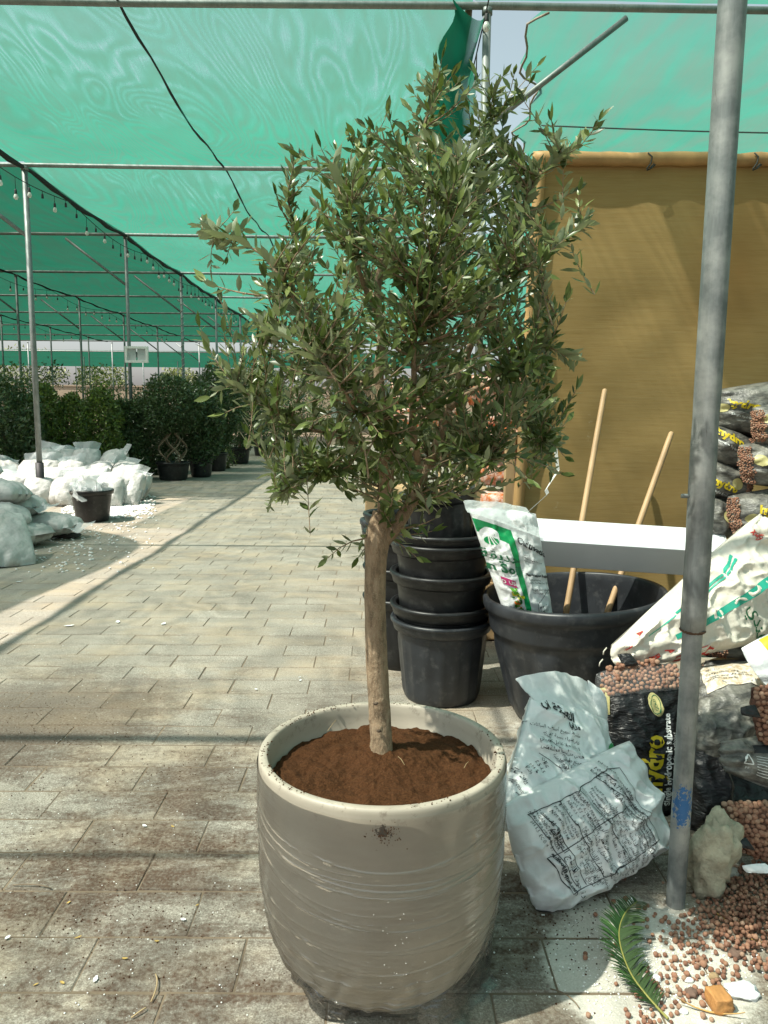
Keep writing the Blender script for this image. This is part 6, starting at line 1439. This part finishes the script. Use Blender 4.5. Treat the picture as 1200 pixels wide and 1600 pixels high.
# ------------------------------------------------------------------ cycad frond
MT['frond'] = leaf_mat('cycad_leaflet', (0.022, 0.060, 0.014), (0.05, 0.085, 0.03), 0.35, 0.1)
e = empty('cycad_frond', G(1000, 1560)); tag(e, 'fallen green cycad frond lying below the steel post', 'frond')
rach = smooth_path([G(1044, 1592, 0.012), G(1010, 1555, 0.02), G(985, 1520, 0.03), G(970, 1480, 0.045), G(968, 1450, 0.06), G(978, 1425, 0.07), G(996, 1408, 0.055)], 10)
ob('stem', tube(rach, [0.0035 * (1 - 0.7 * i / (len(rach) - 1)) for i in range(len(rach))], 7), M('yellow_green_stem', (0.22, 0.21, 0.05), 0.6, 0.2, 20, 0), e)
n_l = 84; rl_ = random.Random(6)
for i in range(n_l):
    t_ = 0.10 + 0.90 * i / n_l; k = t_ * (len(rach) - 1); a = int(min(k, len(rach) - 2)); p = rach[a].lerp(rach[a + 1], k - a); t = (rach[a + 1] - rach[a]).normalized()
    sd = Vector((t.y, -t.x, 0)).normalized()
    for sg in (1, -1):
        L = (0.070 if sg < 0 else 0.080) * math.sin(math.pi * (0.14 + 0.80 * t_)) ** 0.6 * rl_.uniform(0.9, 1.08)
        d_ = (sd * sg * 0.85 + t * 0.45 + Vector((0, 0, 0.45 if sg < 0 else 0.12)) + Vector((rl_.gauss(0, 0.05), rl_.gauss(0, 0.05), rl_.gauss(0, 0.08)))).normalized()
        dn = Vector((0, 0, -0.35)); w_ = t * 0.0027
        q0, q1, q2 = p, p + d_ * L * 0.55, p + (d_ + dn * 0.45) * L
        q2.z = max(q2.z, 0.004); q1.z = max(q1.z, 0.005)
        ob('leaflet', ([q0 - w_, q0 + w_, q1 - w_, q1 + w_, q2, q1 + Vector((0, 0, 0.0015))], [(0, 1, 5), (0, 5, 2), (1, 3, 5), (2, 5, 4), (5, 3, 4)]), MT['frond'], e)

# ------------------------------------------------------------------ small litter
wood = M('split_orange_wood', (0.42, 0.20, 0.065), 0.75, 0.3, 25, 0.5, 90, stretch=(1, 0.3, 1))
g = G(1122, 1574); bm = bmesh.new(); bmesh.ops.create_cube(bm, size=1); bmesh.ops.subdivide_edges(bm, edges=bm.edges[:], cuts=9, use_grid_fill=True); bm.verts.index_update(); V = []
for v in bm.verts:
    q = Vector((v.co.x * 0.044, v.co.y * 0.052, v.co.z * 0.038)); q += Vector((0.0022 * nz(q, 60, 1), 0.0026 * nz(q, 60, 2), 0.0018 * nz((q.x * 4, q.y, q.z * 3), 60, 3))) * 1.4; q *= 1 - 0.16 * max(0, (abs(v.co.x) + abs(v.co.y) + abs(v.co.z)) - 1.12); V.append(g + Vector((0, 0, 0.02)) + Matrix.Rotation(R(8), 3, 'Z') @ q)
o = ob('wood_block', (V, [tuple(v.index for v in f.verts) for f in bm.faces]), wood, None, g); bm.free(); tag(o, 'small rough orange-brown wood block at the bottom right', 'wood block')
def chip(px, py, sx, sy, sz, m, label, cat, name, seed, sub=ICO3, rough=0.3, rot=0):
    g = G(px, py); rm = Matrix.Rotation(R(rot), 3, 'Z'); V = []
    for q in sub[0]:
        v = rm @ Vector((q.x * sx, q.y * sy, q.z * sz)) * (1 + rough * fbm(q, 1.5, seed)); V.append(Vector((g.x + v.x, g.y + v.y, max(0.001, v.z + sz * 0.8))))
    o = ob(name, (V, sub[1]), m, None, g); tag(o, label, cat); return o
foam = M('white_styrofoam', (0.84, 0.85, 0.85), 0.7, 0.04, 30, 0.5, 120)
chip(1160, 1552, 0.044, 0.030, 0.010, foam, 'white styrofoam slab beside the small wood block', 'foam', 'foam_piece', 3, rough=0.55)
chip(1026, 1532, 0.009, 0.011, 0.008, foam, 'white foam bit right of the frond middle', 'foam', 'foam_piece', 4)
chip(1076, 1534, 0.012, 0.007, 0.006, foam, 'white foam bit between the frond and the wood block', 'foam', 'foam_piece', 5)
chip(1068, 1583, 0.010, 0.008, 0.006, foam, 'white foam bit near the frond base', 'foam', 'foam_piece', 6)
chip(1180, 1497, 0.010, 0.008, 0.006, foam, 'white foam bit above the styrofoam slab', 'foam', 'foam_piece', 7)
chip(1150, 1494, 0.020, 0.016, 0.010, M('brown_stone_chip', (0.16, 0.10, 0.075), 0.9, 0.3, 30, 0.5), 'flat brown stone chip among the clay pebbles', 'stone chip', 'stone_chip', 8)
chip(1080, 1555, 0.014, 0.016, 0.009, M('brown_stone_chip_b', (0.16, 0.10, 0.075), 0.9, 0.3, 30, 0.5), 'brown stone chip left of the wood block', 'stone chip', 'stone_chip', 9)
chip(1115, 1530, 0.014, 0.010, 0.009, M('tan_stone_chip', (0.32, 0.22, 0.12), 0.9, 0.3, 30, 0.5), 'tan stone chip above the wood block', 'stone chip', 'stone_chip', 10)
chip(1140, 1372, 0.032, 0.022, 0.020, M('grey_stone', (0.36, 0.33, 0.28), 0.9, 0.3, 30, 0.5), 'grey stone right of the limestone rock', 'stone', 'stone', 11)
dry = M('dry_leaf', (0.44, 0.27, 0.09), 0.7, 0.35, 40, 0.2, 60); ylw = M('yellow_fallen_leaf', (0.46, 0.31, 0.09), 0.65, 0.3, 40, 0.2, 60)
paper = M('white_paper_scrap', (0.80, 0.81, 0.80), 0.6, 0.04, 30, 0.1)
def flat_leaf(px, py, L, w, rot, m, label, name, cat, curl=0.12):
    g = G(px, py, 0.004); rm = Matrix.Rotation(R(rot), 3, 'Z'); V, F = [], []
    n = 8
    for i in range(n + 1):
        t_ = i / n; ww = w * math.sin(math.pi * (0.04 + 0.92 * t_)) ** 0.8 * (1 + 0.2 * math.sin(i * 2.1 + px))
        for a in (-1, 0, 1): V.append(g + rm @ Vector(((t_ - 0.5) * L, a * ww / 2 + 0.1 * w * math.sin(t_ * 3 + px), curl * w * abs(a) * 0.6 + curl * L * 0.25 * (t_ - 0.5) ** 2 * 4)))
    for i in range(n):
        for a in (0, 1): F.append((i * 3 + a, i * 3 + a + 1, i * 3 + a + 4, i * 3 + a + 3))
    n0 = len(V); V += [v - Vector((0, 0, 0.0007)) for v in V]; F += [tuple(reversed([q + n0 for q in f])) for f in F[:]]
    o = ob(name, (V, F), m, None, g); tag(o, label, cat); return o
for i, (px, py, L, w_, rot, lb) in enumerate(((1140, 1440, 0.075, 0.015, -35, 'curled tan dry leaf on the pebble heap, upper one'), (1175, 1468, 0.085, 0.010, -50, 'long tan dry leaf strip on the pebble heap, lower one'), (1110, 1582, 0.15, 0.006, -18, 'long thin dry leaf blade beside the wood block'))):
    flat_leaf(px, py, L, w_, rot, dry, lb, 'dry_leaf', 'dry leaf', 0.5)
yl = [(270, 1291), (107, 1410), (308, 1414), (245, 1470), (195, 1497), (122, 1464), (56, 1538), (97, 1535)]
wd = ['just above the second shadow line left of the planter', 'far left, on the dusty slab', 'left of the planter foot', 'left of centre in the lower pavement, upper one', 'in the lower pavement, below the upper one', 'on the dark dusty slab at the left', 'near the lower left corner, orange tinted', 'near the lower left corner, paler one', 'beside the white scrap at the lower left', 'at the bottom left edge', 'small and tan beside the white petals', 'near the planter left side', 'under the planter front']
for i, (px, py) in enumerate(yl): flat_leaf(px, py, random.uniform(0.011, 0.02), random.uniform(0.004, 0.007), random.uniform(0, 180), ylw, 'small fallen yellow leaf ' + wd[i], 'fallen_leaf', 'leaf')
wl_ = [(226, 1290), (286, 1437), (149, 1530), (12, 1465), (469, 1063), (400, 1077), (468, 1058), (108, 978), (184, 972), (30, 909), (185, 826), (255, 975), (410, 1350), (985, 1412), (960, 1412)]
ws = ['on the pavement between the two pipe shadows', 'pair of petals left of the planter', 'on the lower left pavement beside a yellow leaf', 'at the left edge of the lower pavement', 'just behind the planter rim', 'behind the planter, further left', 'behind the planter, tucked at a joint', 'on the lit strip by the net shadow', 'on the mid pavement, left', 'in the green shade at the left', 'bigger, in the green shade below the black pot', 'on the mid pavement, centre left', 'touching the left side of the planter', 'torn and standing above the frond tip', 'tiny, left of the frond tip']
for i, (px, py) in enumerate(wl_):
    flat_leaf(px, py, (0.019 if py > 1000 else 0.05) * random.uniform(0.8, 1.3) * (2.0 if i == 13 else 1) * (2.5 if i == 10 else 1), (0.010 if py > 1000 else 0.022) * random.uniform(0.8, 1.2) * (1.6 if i in (10, 13) else 1), random.uniform(0, 180), paper, 'white scrap ' + ws[i], 'paper_scrap', 'scrap', 0.7 if i == 13 else 0.2)
for i, (a, b, lb) in enumerate((((243, 1522), (236, 1565), 'short straw twig on the lower left pavement'), ((20, 1383), (80, 1388), 'dark curved twig on the pale slab at the left'), ((228, 1575), (205, 1590), 'bent twig at the bottom left'), ((860, 1545), (905, 1575), 'dark twig in the shade right of the planter'))):
    p0, p1 = G(*a, 0.005), G(*b, 0.005); o = ob('twig', tube(bez(p0, (p0 + p1) / 2 + Vector((0.015, 0.01, 0.008)), p1, 7), 0.0018, 5), straw_m if i != 1 and i != 3 else MT['bark'], None, p0); tag(o, lb, 'twig')
# soil crumbs strewn on the paving
V, F = [], []; rk = random.Random(77)
for (cx, cy, sx, sy, n) in ((60, 1120, 80, 35, 700), (200, 1260, 160, 60, 500), (330, 1200, 80, 40, 250), (150, 1440, 150, 60, 500), (880, 1440, 60, 50, 300), (620, 1050, 40, 20, 150)):
    for _ in range(n):
        g = G(rk.gauss(cx, sx), min(1640, rk.gauss(cy, sy))); r_ = rk.uniform(0.0008, 0.0028); k = len(V)
        V += [g + Vector((q.x * r_, q.y * r_, q.z * r_ * 0.7 + r_ * 0.4)) for q in ICO1[0]]; F += [tuple(i + k for i in f) for f in ICO1[1]]
o = ob('strewn_soil', (V, F), MT['soil'], smooth=False); tag(o, 'brown soil crumbs strewn over the paving', 'soil', None, 'stuff')
